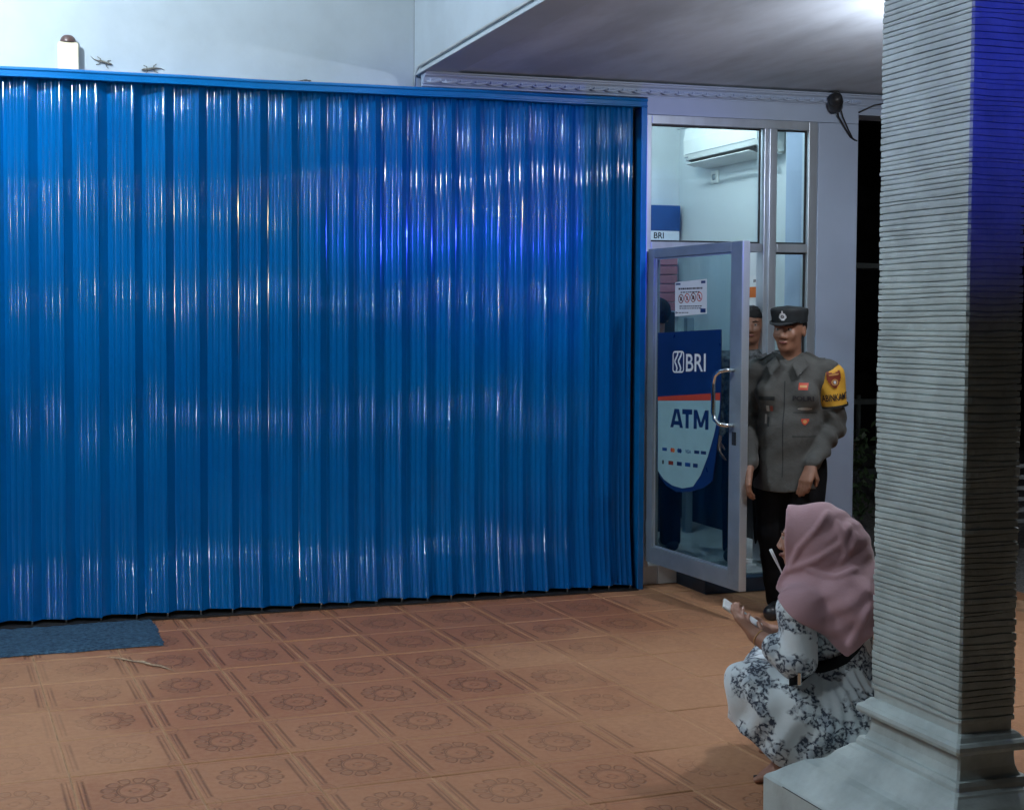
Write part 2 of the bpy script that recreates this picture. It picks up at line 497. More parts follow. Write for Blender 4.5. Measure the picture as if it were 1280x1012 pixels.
def prism(bm, poly, thick, mapf):
    """poly in 2-D -> slab between depth 0 and thick through mapf(a, b, depth)"""
    n = len(poly)
    f = [bm.verts.new(mapf(a, b, 0)) for a, b in poly]
    k = [bm.verts.new(mapf(a, b, thick)) for a, b in poly]
    bm.faces.new(f)
    bm.faces.new(k[::-1])
    for i in range(n):
        bm.faces.new((f[i], k[i], k[(i + 1) % n], f[(i + 1) % n]))

def text_geo(s, height, bold=0.0):
    """filled glyphs of the built-in font, centred, cap height = height"""
    cu = bpy.data.curves.new('t', 'FONT')
    cu.body = s
    cu.size = 1.0
    cu.align_x = 'CENTER'
    cu.offset = bold
    cu.resolution_u = 3
    ob = bpy.data.objects.new('t', cu)
    COL.objects.link(ob)
    dg = bpy.context.evaluated_depsgraph_get()
    me = bpy.data.meshes.new_from_object(ob.evaluated_get(dg))
    vs_ = np.array([v.co[:2] for v in me.vertices])
    fs = [tuple(p.vertices) for p in me.polygons]
    bpy.data.objects.remove(ob)
    bpy.data.curves.remove(cu)
    bpy.data.meshes.remove(me)
    if len(vs_):
        h = vs_[:, 1].max() - vs_[:, 1].min()
        vs_ = (vs_ - [(vs_[:, 0].max() + vs_[:, 0].min()) / 2, (vs_[:, 1].max() + vs_[:, 1].min()) / 2]) * (height / h)
    return vs_, fs

def flat_print(name, vs_, fs, mapf, mat, parent):
    me = bpy.data.meshes.new(name)
    me.from_pydata([mapf(a, b) for a, b in vs_], [], fs)
    me.update()
    return link_mesh(name, me, mat, parent)

# ------------------------------------------------------------------ signed-distance bodies
class Field:
    def __init__(s, lo, hi, vox):
        s.lo = np.array(lo, float)
        s.v = vox
        n = np.ceil((np.array(hi) - s.lo) / vox).astype(int) + 1
        s.n = n
        s.ax = [s.lo[i] + np.arange(n[i]) * vox for i in range(3)]
        s.F = np.full(n, 1.0, np.float32)

    def _sl(s, lo, hi):
        a = np.clip(np.floor((np.array(lo) - s.lo) / s.v).astype(int), 0, s.n)
        b = np.clip(np.ceil((np.array(hi) - s.lo) / s.v).astype(int) + 1, 0, s.n)
        return tuple(slice(int(p), int(q)) for p, q in zip(a, b))

    def _grid(s, sl):
        return (s.ax[0][sl[0]][:, None, None], s.ax[1][sl[1]][None, :, None], s.ax[2][sl[2]][None, None, :])

    def _merge(s, sl, d, k):
        F = s.F[sl]
        if k <= 0:
            s.F[sl] = np.minimum(F, d)
            return
        h = np.clip(0.5 + 0.5 * (d - F) / k, 0, 1)
        s.F[sl] = d + (F - d) * h - k * h * (1 - h)

    def cap(s, a, b, ra, rb=None, k=0.02, sc=(1, 1, 1), carve=False):
        rb = ra if rb is None else rb
        sc = np.array(sc, float)
        a, b = np.array(a, float), np.array(b, float)
        m = max(ra, rb) / sc.min() + k * 2 + 2 * s.v + 0.02
        sl = s._sl(np.minimum(a, b) - m, np.maximum(a, b) + m)
        X, Y, Z = s._grid(sl)
        A, B = a * sc, b * sc
        d = B - A
        L = max(1e-9, float(d @ d))
        px, py, pz = X * sc[0] - A[0], Y * sc[1] - A[1], Z * sc[2] - A[2]
        t = np.clip((px * d[0] + py * d[1] + pz * d[2]) / L, 0, 1)
        q = np.sqrt((px - t * d[0]) ** 2 + (py - t * d[1]) ** 2 + (pz - t * d[2]) ** 2) - (ra + t * (rb - ra))
        q = q / sc.max()
        if carve:
            s.F[sl] = np.maximum(s.F[sl], -q)
        else:
            s._merge(sl, q.astype(np.float32), k)
        return s

    def ell(s, c, r, k=0.02, yaw=0.0, pitch=0.0, carve=False):
        c, r = np.array(c, float), np.array(r, float)
        m = r.max() + k * 2 + 2 * s.v + 0.02
        sl = s._sl(c - m, c + m)
        X, Y, Z = s._grid(sl)
        x, y, z = X - c[0], Y - c[1], Z - c[2]
        if yaw:
            x, y = x * math.cos(yaw) + y * math.sin(yaw), -x * math.sin(yaw) + y * math.cos(yaw)
        if pitch:
            y, z = y * math.cos(pitch) + z * math.sin(pitch), -y * math.sin(pitch) + z * math.cos(pitch)
        k0 = np.sqrt((x / r[0]) ** 2 + (y / r[1]) ** 2 + (z / r[2]) ** 2)
        k1 = np.sqrt((x / r[0] ** 2) ** 2 + (y / r[1] ** 2) ** 2 + (z / r[2] ** 2) ** 2) + 1e-9
        q = k0 * (k0 - 1.0) / k1
        if carve:
            s.F[sl] = np.maximum(s.F[sl], -q)
        else:
            s._merge(sl, q.astype(np.float32), k)
        return s

    def cut(s, fn):
        X, Y, Z = s._grid((slice(None),) * 3)
        s.F = np.maximum(s.F, (fn(X, Y, Z) + 0 * s.F).astype(np.float32))
        return s

    def warp(s, fn):
        X, Y, Z = s._grid((slice(None),) * 3)
        s.F = (s.F + fn(X, Y, Z)).astype(np.float32)
        return s

    def mesh(s):
        F = s.F
        S = F < 0
        n = s.n
        c8 = [(i, j, k) for i in (0, 1) for j in (0, 1) for k in (0, 1)]
        cnt = np.zeros(n - 1, np.int8)
        for i, j, k in c8:
            cnt += S[i:n[0] - 1 + i, j:n[1] - 1 + j, k:n[2] - 1 + k]
        act = (cnt > 0) & (cnt < 8)
        idx = np.argwhere(act)
        vid = np.full(n - 1, -1, np.int64)
        vid[tuple(idx.T)] = np.arange(len(idx))
        acc = np.zeros((len(idx), 3))
        num = np.zeros(len(idx))
        for ca in c8:
            for ax in range(3):
                if ca[ax]:
                    continue
                cb = list(ca)
                cb[ax] = 1
                pa, pb = idx + ca, idx + cb
                fa, fb = F[tuple(pa.T)], F[tuple(pb.T)]
                mk = (fa < 0) != (fb < 0)
                t = np.where(mk, fa / np.where(mk, fa - fb, 1), 0)
                p = pa + 0.0
                p[:, ax] += t
                acc[mk] += p[mk]
                num[mk] += 1
        V = s.lo + s.v * acc / num[:, None]
        Q = []
        for ax in range(3):
            o1, o2 = [(1, 2), (2, 0), (0, 1)][ax]
            sa = [slice(1, None)] * 3
            sb = [slice(1, None)] * 3
            sa[ax] = slice(0, n[ax] - 1)
            sb[ax] = slice(1, n[ax])
            A, B = S[tuple(sa)], S[tuple(sb)]
            e = np.argwhere(A != B)
            if not len(e):
                continue
            flip = A[tuple(e.T)]
            base = e + 1
            base[:, ax] -= 1
            ok = np.all(base < n - 1, axis=1)
            base, flip = base[ok], flip[ok]
            def at(d1, d2):
                q = base.copy()
                q[:, o1] -= d1
                q[:, o2] -= d2
                return vid[tuple(q.T)]
            q = np.stack([at(1, 1), at(0, 1), at(0, 0), at(1, 0)], 1)
            q[~flip] = q[~flip][:, ::-1]
            Q.append(q)
        Q = np.concatenate(Q)
        Q = Q[(Q >= 0).all(1)]
        return V, Q

def np_mesh(name, V, Q, mat, parent=None, smooth_=True, relax=2):
    if relax:
        e = np.concatenate([Q[:, [0, 1]], Q[:, [1, 2]], Q[:, [2, 3]], Q[:, [3, 0]]])
        for _ in range(relax):
            s_ = np.zeros_like(V)
            c_ = np.zeros(len(V))
            np.add.at(s_, e[:, 0], V[e[:, 1]])
            np.add.at(s_, e[:, 1], V[e[:, 0]])
            np.add.at(c_, e[:, 0], 1)
            np.add.at(c_, e[:, 1], 1)
            V = V * 0.5 + 0.5 * s_ / np.maximum(c_, 1)[:, None]
    me = bpy.data.meshes.new(name)
    me.from_pydata(V.tolist(), [], Q.tolist())
    me.update()
    if smooth_:
        me.polygons.foreach_set('use_smooth', [True] * len(me.polygons))
    return link_mesh(name, me, mat, parent)

def bvh_of(o):
    me = o.data
    return BVHTree.FromPolygons([v.co for v in me.vertices], [tuple(p.vertices) for p in me.polygons])

def project(name, vs_, fs, bvh, origin, ax, ay, direction, mat, parent, off=0.002):
    """lay flat artwork onto a curved surface: shoot every vertex along direction"""
    origin, ax, ay, d = Vector(origin), Vector(ax), Vector(ay), Vector(direction).normalized()
    out = []
    last = 0.1
    for a, b in vs_:
        p = origin + ax * a + ay * b
        hit = bvh.ray_cast(p, d)
        if hit[0] is not None:
            last = hit[3]
        out.append(p + d * (last - off))
    me = bpy.data.meshes.new(name)
    me.from_pydata(out, [], fs)
    me.update()
    return link_mesh(name, me, mat, parent)

def grid_geo(poly_fn, w, h, nx=8, ny=8):
    """grid of quads over w x h, keeping cells whose centre lies inside poly_fn"""
    vs_, fs = [], []
    for j in range(ny + 1):
        for i in range(nx + 1):
            vs_.append(((i / nx - .5) * w, (j / ny - .5) * h))
    for j in range(ny):
        for i in range(nx):
            cx_, cy_ = ((i + .5) / nx - .5) * w, ((j + .5) / ny - .5) * h
            if poly_fn is None or poly_fn(cx_ / w * 2, cy_ / h * 2):
                a = j * (nx + 1) + i
                fs.append((a, a + 1, a + nx + 2, a + nx + 1))
    return np.array(vs_), fs


# ================================================================== the setting
def sheet(name, x0, x1, y0, y1, z, mat):
    bm = bmesh.new()
    bm.faces.new([bm.verts.new(p) for p in ((x0, y0, z), (x1, y0, z), (x1, y1, z), (x0, y1, z))])
    return tag(bm_obj(name, bm, mat), kind='structure')

sheet('ground', -150, 150, -150, 150, -0.16, M['asphalt'])
sheet('gravel_border', 5.0, 12.0, -1.25, 14.0, -0.012, M['gravel'])

# porch floor slab with its tiles; the grid sits 2.9 degrees off the shop front
TR = R(2.9)
def grid_to_world(a, b):
    return a * math.cos(TR) - b * math.sin(TR), a * math.sin(TR) + b * math.cos(TR)
bm = bmesh.new()
add_box(bm, -1.6, 5.6, -4.9, 0.3, -0.155, -0.005)
floor = tag(bm_obj('porch_floor', bm, M['grout']), kind='structure')
bm = bmesh.new()
add_box(bm, -0.1975, 0.1975, -0.1945, 0.1945, -0.010, 0.0)
bmesh.ops.bevel(bm, geom=[e for e in bm.edges if all(v.co.z > -0.001 for v in e.verts)], offset=0.003, segments=1, affect='EDGES')
bmesh.ops.recalc_face_normals(bm, faces=bm.faces)
tile_me = bpy.data.meshes.new('tile')
bm.to_mesh(tile_me)
bm.free()
tile_me.materials.append(M['tile'])
def visible(px, py):
    # keep the tiles the photograph can show (the camera's wedge of floor, with a margin)
    dx, dy = px, py + 6.79
    ang = math.degrees(math.atan2(dx, dy))
    return -5 < ang < 47 and py > -4.15 and py < 0.30 and px < 5.55
for i in range(-5, 18):
    for j in range(-13, 3):
        a, b = 0.507 + 0.4 * i + 0.2, -0.32 + 0.394 * j + 0.197
        px, py = grid_to_world(a, b)
        if not visible(px, py):
            continue
        t = bpy.data.objects.new('tile', tile_me)
        COL.objects.link(t)
        t.parent = floor
        t.location = (px, py, rng.normal(0, 0.0009))
        t.rotation_euler = (rng.normal(0, 0.0025), rng.normal(0, 0.0025), TR + rng.normal(0, 0.003) + PI * 0.5 * 0)

# pale scrape across two tiles
pts = [(0.475, -0.735), (0.53, -0.765), (0.585, -0.83), (0.63, -0.855), (0.665, -0.92), (0.70, -0.945), (0.73, -1.01), (0.755, -1.06)]
bm = bmesh.new()
L, Rr = [], []
for k, (x, y) in enumerate(pts):
    w = (0.003, 0.008, 0.007, 0.014, 0.008, 0.010, 0.005, 0.002)[k]
    L.append(bm.verts.new((x - w * .5, y - w, 0.0045)))
    Rr.append(bm.verts.new((x + w * .5, y + w, 0.0045)))
for k in range(len(pts) - 1):
    bm.faces.new((L[k], L[k + 1], Rr[k + 1], Rr[k]))
bm_obj('scrape_mark', bm, simple('pale_mortar_scrape', (0.50, 0.34, 0.21), 0.8, var=0.4, scale=70), floor)

# ------------------------------------------------------------------ building
bld = thing('shop_building', 'white rendered shop front with grey soffit, moulded cornice and lilac pier', 'building', (0, 0, 0))
SOF = 2.955
box('wall', -2.5, 2.275, 0.135, 0.30, 2.70, 4.60, M['white_wall'], bld)                 # above the shutter
box('wall', -2.5, 3.62, 0.30, 0.40, -0.1, 4.60, M['dark_wall'], bld)                     # behind the shutter
box('beam', 2.275, 2.47, -4.5, 0.13, SOF, 4.60, M['white_wall'], bld)                    # step down to the low soffit
box('soffit', 2.4705, 7.2, -4.5, 0.129, SOF + 0.012, SOF + 0.12, M['soffit'], bld)
box('ceiling', -2.5, 2.27, -4.5, 0.30, 4.61, 4.75, M['white_wall'], bld)
box('wall', 2.28, 4.0, 0.131, 0.295, 2.80, 2.954, M['lilac_wall'], bld)                  # over the shutter's right end
box('lintel', 3.672, 5.107, 0.02, 0.129, 2.788, 2.955, M['lilac_wall'], bld)             # over the glass front
box('pier', 4.825, 5.107, 0.018, 0.35, 0.0, 2.786, M['lilac_wall'], bld, bev=0.004)
box('pier', 3.655, 3.672, 0.03, 0.32, 0.121, 2.80, M['lilac_wall'], bld)
box('lintel', 5.1085, 7.2, 0.03, 0.22, 2.845, 2.954, M['lilac_wall'], bld)
# thin double trim along the foot of the beam
box('trim', 2.262, 2.2745, -4.5, 0.10, SOF - 0.004, SOF + 0.018, M['white_wall'], bld, bev=0.003)
tube('conduit', [(2.258, -4.5, SOF + 0.034), (2.258, -2, SOF + 0.030), (2.258, 0.0, SOF + 0.034), (2.262, 0.07, SOF + 0.0), (2.262, 0.09, SOF - 0.07)], 0.007, M['pale_metal'], bld)

# crown moulding under the soffit: profile swept along the wall, scrolls in relief
prof = [(0.020, 2.885), (-0.004, 2.885), (-0.006, 2.893), (-0.016, 2.899), (-0.018, 2.905), (-0.034, 2.930), (-0.052, 2.938), (-0.055, 2.945),
        (-0.066, 2.948), (-0.068, 2.9545), (0.020, 2.9545)]
bm = bmesh.new()
ends = []
for x in (2.285, 7.2):
    ends.append([bm.verts.new((x, y + (0.02 if x else 0), z)) for y, z in prof])
n = len(prof)
for k in range(n - 1):
    bm.faces.new((ends[0][k], ends[0][k + 1], ends[1][k + 1], ends[1][k]))
for e_ in ends:
    bm.faces.new(e_)
cornice = bm_obj('cornice', bm, M['lilac_wall'], bld)
# one acanthus scroll, then copies along the moulding
bm = bmesh.new()
pts = []
for k in range(15):
    t = k / 14
    ang = -0.5 + t * 4.6
    rr = 0.019 * (1 - 0.72 * t)
    pts.append((0.012 + rr * math.cos(ang), 0, 0.003 + rr * math.sin(ang) * 0.72))
add_tube(bm, [(-0.046, 0, -0.010), (-0.030, 0, -0.014), (-0.010, 0, -0.013)] + pts, [0.002, 0.005, 0.006] + [0.0052 * (1 - .5 * k / 14) for k in range(15)], 6)
add_tube(bm, [(-0.024, 0, -0.009), (-0.022, 0, 0.004), (-0.012, 0, 0.012), (-0.002, 0, 0.009)], [0.004, 0.0055, 0.004, 0.0015], 6)
bmesh.ops.recalc_face_normals(bm, faces=bm.faces)
scroll_me = bpy.data.meshes.new('scroll')
bm.to_mesh(scroll_me)
bm.free()
scroll_me.polygons.foreach_set('use_smooth', [True] * len(scroll_me.polygons))
scroll_me.materials.append(M['lilac_wall'])
for k in range(31):
    s = bpy.data.objects.new('scroll', scroll_me)
    COL.objects.link(s)
    s.parent = cornice
    s.location = (2.35 + k * 0.0905, -0.0075, 2.9165)
    s.scale = (1.15, 1.3, 1.15)
    s.rotation_euler = (R(-38), 0, 0)

# ------------------------------------------------------------------ ATM booth (inside of the building)
BF = 0.12
box('booth_floor', 3.672, 4.87, 0.10, 1.75, 0.0, BF, M['white_tile'], bld)
box('booth_wall', 4.871, 4.99, 0.352, 1.9, 0.0, 3.30, M['booth_wall'], bld)
box('booth_wall', 4.8255, 4.8705, 0.131, 0.3515, 0.121, 3.29, M['booth_wall'], bld)
box('booth_wall', 3.56, 4.8705, 1.751, 1.86, 0.0, 3.30, M['booth_wall'], bld)
box('booth_wall', 3.56, 3.654, 0.41, 1.75, 0.0, 3.30, M['booth_wall'], bld)
box('booth_ceiling', 3.56, 4.99, 0.30, 1.9, 3.301, 3.36, M['white_wall'], bld)
box('ceiling_trim', 4.845, 4.8705, 0.36, 1.75, 2.985, 3.005, M['booth_wall'], bld)
box('dark_low_panel', 4.852, 4.8705, 0.36, 1.75, 0.1205, 0.72, M['black_plastic'], bld, bev=0.002)  # dark panel across the lower side wall
# step in front of the glass: navy riser, white tread tiles
step = box('step', 3.93, 4.98, -0.24, 0.099, 0.0, 0.085, M['blue_step'], bld, bev=0.004)
for k in range(3):
    box('tread_tile', 3.94 + k * 0.345, 3.94 + k * 0.345 + 0.341, -0.16, 0.092, 0.0855, 0.094, M['white_tile'], step, bev=0.001)
for k in range(2):
    box('riser_tile', 3.676 + k * 0.13, 3.676 + k * 0.13 + 0.126, 0.086, 0.0985, 0.004, 0.116, M['white_tile'], bld, bev=0.002)

# ================================================================== shutter
PK = [-0.53, -0.355, -0.185, -0.015, 0.158, 0.331, 0.510, 0.696, 0.859, 1.037, 1.209, 1.370, 1.542, 1.702, 1.861, 2.016, 2.169, 2.318,
      2.460, 2.604, 2.758, 2.900, 3.043, 3.175, 3.313, 3.440, 3.578]
sh = thing('folding_shutter', 'tall glossy blue folding shutter with vertical pleated panels closing the shop front', 'shutter', (0, 0, 0))
# cross-section of one pleat, 0..1 across: shaded return, then a broad face with three fine ribs
def pleat_profile(w):
    P = []
    dep = 0.042
    P.append((0.0, 0.0))
    P.append((0.018, 0.0035))
    P.append((0.27, dep))
    P.append((0.30, dep - 0.001))
    base = lambda s: dep * (1 - (s - 0.27) / 0.73) ** 1.0
    for c in (0.40, 0.58, 0.78):
        for q in np.linspace(-1, 1, 7):
            s = c + q * 0.026
            P.append((s, base(s) - 0.0036 * max(0.0, math.cos(q * PI / 2))))
    P.append((0.92, base(0.92)))
    for q in np.linspace(0, 1, 5):
        s = 0.95 + q * 0.045
        P.append((s, base(s) - 0.005 * math.sin(q * PI * .75)))
    P.append((1.0, 0.0))
    return [(s * w, d) for s, d in P]
NZ = 14
for i in range(len(PK) - 1):
    x0, w = PK[i], PK[i + 1] - PK[i]
    P = pleat_profile(w)
    bm = bmesh.new()
    rows = []
    ph1, ph2 = rng.uniform(0, 6.3, 2)
    amp = rng.uniform(0.001, 0.0022)
    zb = 0.031 + rng.uniform(-0.004, 0.005)
    for kz in range(NZ + 1):
        t = kz / NZ
        z = zb + (2.845 - zb) * t
        off = amp * math.sin(ph1 + t * 7.0) + 0.0012 * math.sin(ph2 + t * 17)
        kick = 0.135 * max(0.0, 0.62 - z) ** 2          # foot bent outward, a shape added to catch low glints
        rows.append([bm.verts.new((px, d - kick + off * (0.3 + math.sin(PI * px / w)), z)) for px, d in P])
    for r0, r1 in zip(rows, rows[1:]):
        for a in range(len(P) - 1):
            bm.faces.new((r0[a], r0[a + 1], r1[a + 1], r1[a]))
    p = bm_obj('panel', bm, M['shutter'], sh, True, loc=(x0, 0.022, 0))
    p.data.materials[0] = M['shutter']
    me = p.data
    # hard creases on the folds
    npf = len(P)
    hard = {0, 1, 2, 3, npf - 7, npf - 6, npf - 2, npf - 1}
    for ed in me.edges:
        a_, b_ = ed.vertices
        if abs(a_ - b_) == npf and (a_ % npf) in hard:
            ed.use_edge_sharp = True
    # little steel guide pin at the foot of every fold
    bm = bmesh.new()
    add_tube(bm, [(0, 0, -0.028), (0, 0, 0.0), (0, 0, 0.03)], [0.005, 0.006, 0.006], 6)
    bm_obj('guide_pin', bm, M['chrome'], sh, True, loc=(PK[i + 1] - 0.006, -0.012, 0.030))
# top rail: hollow channel with a rolled lip
bm = bmesh.new()
prof = [(0.12, 2.872), (-0.022, 2.872), (-0.030, 2.866), (-0.032, 2.858), (-0.024, 2.851), (-0.024, 2.832), (-0.030, 2.828), (-0.030, 2.822), (-0.010, 2.820), (-0.006, 2.826), (0.12, 2.826)]
rings = []
xs = np.linspace(-0.9, 3.648, 30)
for x in xs:
    dz_ = 0.002 * math.sin(x * 3.1) + 0.0012 * math.sin(x * 7.7)
    rings.append([bm.verts.new((x, y, z + dz_)) for y, z in prof])
for a, b in zip(rings, rings[1:]):
    for k in range(len(prof)):
        bm.faces.new((a[k], b[k], b[(k + 1) % len(prof)], a[(k + 1) % len(prof)]))
bm.faces.new(rings[0])
bm.faces.new(rings[-1][::-1])
bm_obj('top_rail', bm, M['rail_blue'], sh)
box('jamb', 3.612, 3.650, -0.024, 0.13, 0.0, 2.8195, M['rail_blue'], sh, bev=0.004)
box('jamb_channel', 3.600, 3.611, 0.06, 0.13, 0.0, 2.818, M['black_rubber'], sh)
box('jamb', -0.95, -0.90, -0.024, 0.13, 0.0, 2.8195, M['rail_blue'], sh, bev=0.004)
box('bottom_guide', -0.9, 3.61, -0.045, 0.085, 0.0005, 0.010, M['black_rubber'], sh)
box('backing_curtain', -0.9, 3.60, 0.10, 0.112, 0.012, 2.82, M['black_rubber'], sh)
for x in (0.305, 1.55):
    box('rail_bracket', x, x + 0.05, 0.05, 0.09, 2.8735, 2.881, M['alu_dark'], sh, bev=0.002)

# ================================================================== glass front
fr = thing('glass_front', 'silver aluminium glass front with transom and narrow sidelight beside the blue shutter', 'window', (0, 0, 0))
def alu(name, x0, x1, z0, z1, y0=0.022, y1=0.092, m='alu'):
    return box(name, x0, x1, y0, y1, z0, z1, M[m], fr, bev=0.003)
alu('frame_post', 3.673, 3.704, 0.121, 2.787)
alu('frame_post', 4.763, 4.823, 0.121, 2.787)
alu('frame_head', 3.7045, 4.7625, 2.735, 2.787)
alu('mullion', 4.455, 4.540, 0.121, 2.7345, 0.018, 0.096)
alu('mullion_lip', 4.482, 4.512, 0.125, 2.733, 0.006, 0.0175)
alu('transom', 3.7045, 4.4455, 1.995, 2.046)
alu('transom', 4.5485, 4.7625, 1.995, 2.046)
alu('sill', 4.5485, 4.7625, 0.121, 0.17)
for (x0, x1, z0, z1) in ((3.7045, 4.4455, 2.047, 2.7345), (4.5485, 4.7625, 2.047, 2.7345), (4.5485, 4.7625, 0.171, 1.9945)):
    p = box('pane', x0, x1, 0.055, 0.060, z0, z1, M['glass'], fr)
    for (a, b, c, d) in ((x0, x0 + .010, z0, z1), (x1 - .010, x1, z0, z1), (x0 + .0102, x1 - .0102, z1 - .010, z1), (x0 + .0102, x1 - .0102, z0, z0 + .010)):
        box('gasket', a, b, 0.046, 0.0545, c, d, M['black_rubber'], p)

# ------------------------------------------------------------------ the open glass door
HX, HY = 3.690, 0.0
DA = math.atan2(-0.9, 0.06)
dr = thing('glass_door', 'open silver framed glass door with dark blue sign and curved pull handles', 'door', (HX, HY, 0.0), DA)
DW, D0, D1 = 0.902, 0.165, 2.000
def dbox(name, x0, x1, z0, z1, y0=-0.022, y1=0.022, m='alu_dark', parent=None, bev=0.003):
    return box(name, x0, x1, y0, y1, z0, z1, M[m], parent or dr, bev=bev)
dbox('stile', 0.012, 0.072, D0, D1)
dbox('stile', 0.805, DW - 0.0, D0, D1)
dbox('edge_strip', DW + 0.0005, DW + 0.006, D0, D1, -0.0225, 0.0225, 'alu')
dbox('rail', 0.0725, 0.8045, 1.945, D1)
dbox('rail', 0.0725, 0.8045, D0, 0.262)
pane = dbox('pane', 0.0725, 0.8045, 0.2625, 1.9445, -0.003, 0.003, 'door_glass', bev=0)
for (a, b, c, d) in ((.0727, .082, .263, 1.944), (.795, .8043, .263, 1.944), (.0822, .7948, 1.935, 1.944), (.0822, .7948, .263, .272)):
    box('gasket', a, b, -0.009, -0.0035, c, d, M['alu'], pane)
for sgn in (-1, 1):
    yy = 0.022 * sgn
    tube('handle', [(0.842, yy, 1.325), (0.838, yy + .045 * sgn, 1.325), (0.815, yy + .066 * sgn, 1.318), (0.780, yy + .072 * sgn, 1.295), (0.768, yy + .074 * sgn, 1.25),
                    (0.768, yy + .074 * sgn, 1.10), (0.780, yy + .072 * sgn, 1.062), (0.815, yy + .066 * sgn, 1.040), (0.838, yy + .045 * sgn, 1.034), (0.842, yy, 1.034)], 0.0115, M['chrome'], dr, 10)
box('lock', 0.835, 0.868, -0.026, -0.0222, 0.93, 1.00, M['black_plastic'], dr, bev=0.001)
for z in (0.32, 1.0, 1.80):
    tube('hinge', [(0.004, -0.012, z), (0.004, -0.012, z + 0.09)], 0.009, M['alu'], dr)

# printed sign on the outside of the pane (door-local x, z; y = -0.004 and outwards)
def on_door(dy):
    return lambda a, b: (a, dy, b)
navy_poly = [(0.098, 1.512), (0.706, 1.538), (0.712, 1.16), (0.700, 1.02), (0.672, 0.86), (0.645, 0.715), (0.56, 0.668), (0.44, 0.632), (0.30, 0.612), (0.20, 0.636), (0.135, 0.678), (0.100, 0.74)]
bm = bmesh.new()
prism(bm, navy_poly, 0.004, lambda a, b, d: (a, -0.0035 - d, b))
sign = bm_obj('sign_panel', bm, M['navy'], dr)
def fill(name, poly, mat, dy, parent):
    bm = bmesh.new()
    bm.faces.new([bm.verts.new((a, dy, b)) for a, b in poly])
    return bm_obj(name, bm, mat, parent)
fill('aqua_field', [(0.106, 1.118), (0.705, 1.157), (0.700, 1.10), (0.655, 0.97), (0.60, 0.845), (0.535, 0.735), (0.465, 0.664), (0.36, 0.640), (0.26, 0.644), (0.175, 0.668), (0.112, 0.712)], M['aqua'], -0.0082, sign)
fill('red_stripe', [(0.106, 1.1185), (0.106, 1.142), (0.706, 1.198), (0.705, 1.158)], M['red_print'], -0.0083, sign)
def door_text(s, h, x0, x1, zc, mat, bold=0.0, dy=-0.0088, parent=None, tilt=0.04, name='lettering'):
    v, f = text_geo(s, h, bold)
    sx = (x1 - x0) / (v[:, 0].max() - v[:, 0].min())
    v = v * [sx, 1]
    xc = (x0 + x1) / 2
    return flat_print(name, v, f, lambda a, b: (xc + a, dy, zc + b + a * tilt), mat, parent or sign)
door_text('BRI', 0.098, 0.385, 0.572, 1.352, M['white_print'], 0.012)
def stroke_letters(strokes, x0, x1, z0, z1, mat, w):
    """heavy block capitals from thick strokes in a 0..1 box"""
    for n_, (p, q, wk) in enumerate(strokes):
        dx, dz = (q[0] - p[0]) * (x1 - x0), (q[1] - p[1]) * (z1 - z0)
        a = (x0 + p[0] * (x1 - x0), z0 + p[1] * (z1 - z0))
        b = (x0 + q[0] * (x1 - x0), z0 + q[1] * (z1 - z0))
        hw = w * wk / 2
        if abs(dz) > 1e-6:          # horizontal cut at the ends
            poly = [(a[0] - hw, a[1]), (a[0] + hw, a[1]), (b[0] + hw, b[1]), (b[0] - hw, b[1])]
        else:
            poly = [(a[0], a[1] - hw), (b[0], b[1] - hw), (b[0], b[1] + hw), (a[0], a[1] + hw)]
        fill('lettering', [(u_, v_ + (u_ - 0.42) * 0.04) for u_, v_ in poly], mat, -0.0086 - 0.00012 * n_, sign)
stroke_letters([((0.12, 0), (0.44, 1), 1.0), ((0.88, 0), (0.56, 1), 1.0), ((0.24, 0.25), (0.76, 0.25), 0.75)], 0.236, 0.362, 0.983, 1.089, M['navy'], 0.030)
stroke_letters([((0.02, 0.87), (0.98, 0.87), 0.95), ((0.5, 0), (0.5, 1), 1.0)], 0.352, 0.452, 0.983, 1.089, M['navy'], 0.030)
stroke_letters([((0.11, 0), (0.11, 1), 1.0), ((0.89, 0), (0.89, 1), 1.0), ((0.14, 1), (0.5, 0.10), 0.9), ((0.86, 1), (0.5, 0.10), 0.9)], 0.464, 0.604, 0.983, 1.089, M['navy'], 0.030)
# square emblem with two nested chevron bands
bm = bmesh.new()
def strip(bm, pts, w, closed=False):
    n = len(pts)
    Ls, Rs = [], []
    for i, p in enumerate(pts):
        a = pts[i - 1] if (i or closed) else pts[i]
        b = pts[(i + 1) % n] if (i < n - 1 or closed) else pts[i]
        d = Vector((b[0] - a[0], b[1] - a[1])).normalized()
        nn = Vector((-d.y, d.x)) * w / 2
        Ls.append(bm.verts.new((p[0] + nn.x, -0.0088, p[1] + nn.y + (p[0] - .415) * .04)))
        Rs.append(bm.verts.new((p[0] - nn.x, -0.0088, p[1] - nn.y + (p[0] - .415) * .04)))
    rng_ = range(n) if closed else range(n - 1)
    for i in rng_:
        bm.faces.new((Ls[i], Rs[i], Rs[(i + 1) % n], Ls[(i + 1) % n]))
x0, x1, z0, z1, c = 0.258, 0.362, 1.298, 1.412, 0.016
ring = []
for (cx_, cz_, a0) in ((x1 - c, z1 - c, 0), (x0 + c, z1 - c, 90), (x0 + c, z0 + c, 180), (x1 - c, z0 + c, 270)):
    for k in range(4):
        a = R(a0 + k * 30)
        ring.append((cx_ + c * math.cos(a), cz_ + c * math.sin(a)))
strip(bm, ring, 0.009, True)
for dx in (0.0, 0.036):
    strip(bm, [(0.306 + dx, 1.408), (0.300 + dx, 1.392), (0.276 + dx, 1.362), (0.276 + dx, 1.354), (0.290 + dx, 1.335), (0.298 + dx, 1.318), (0.290 + dx, 1.302)], 0.013)
bm_obj('emblem', bm, M['white_print'], sign)
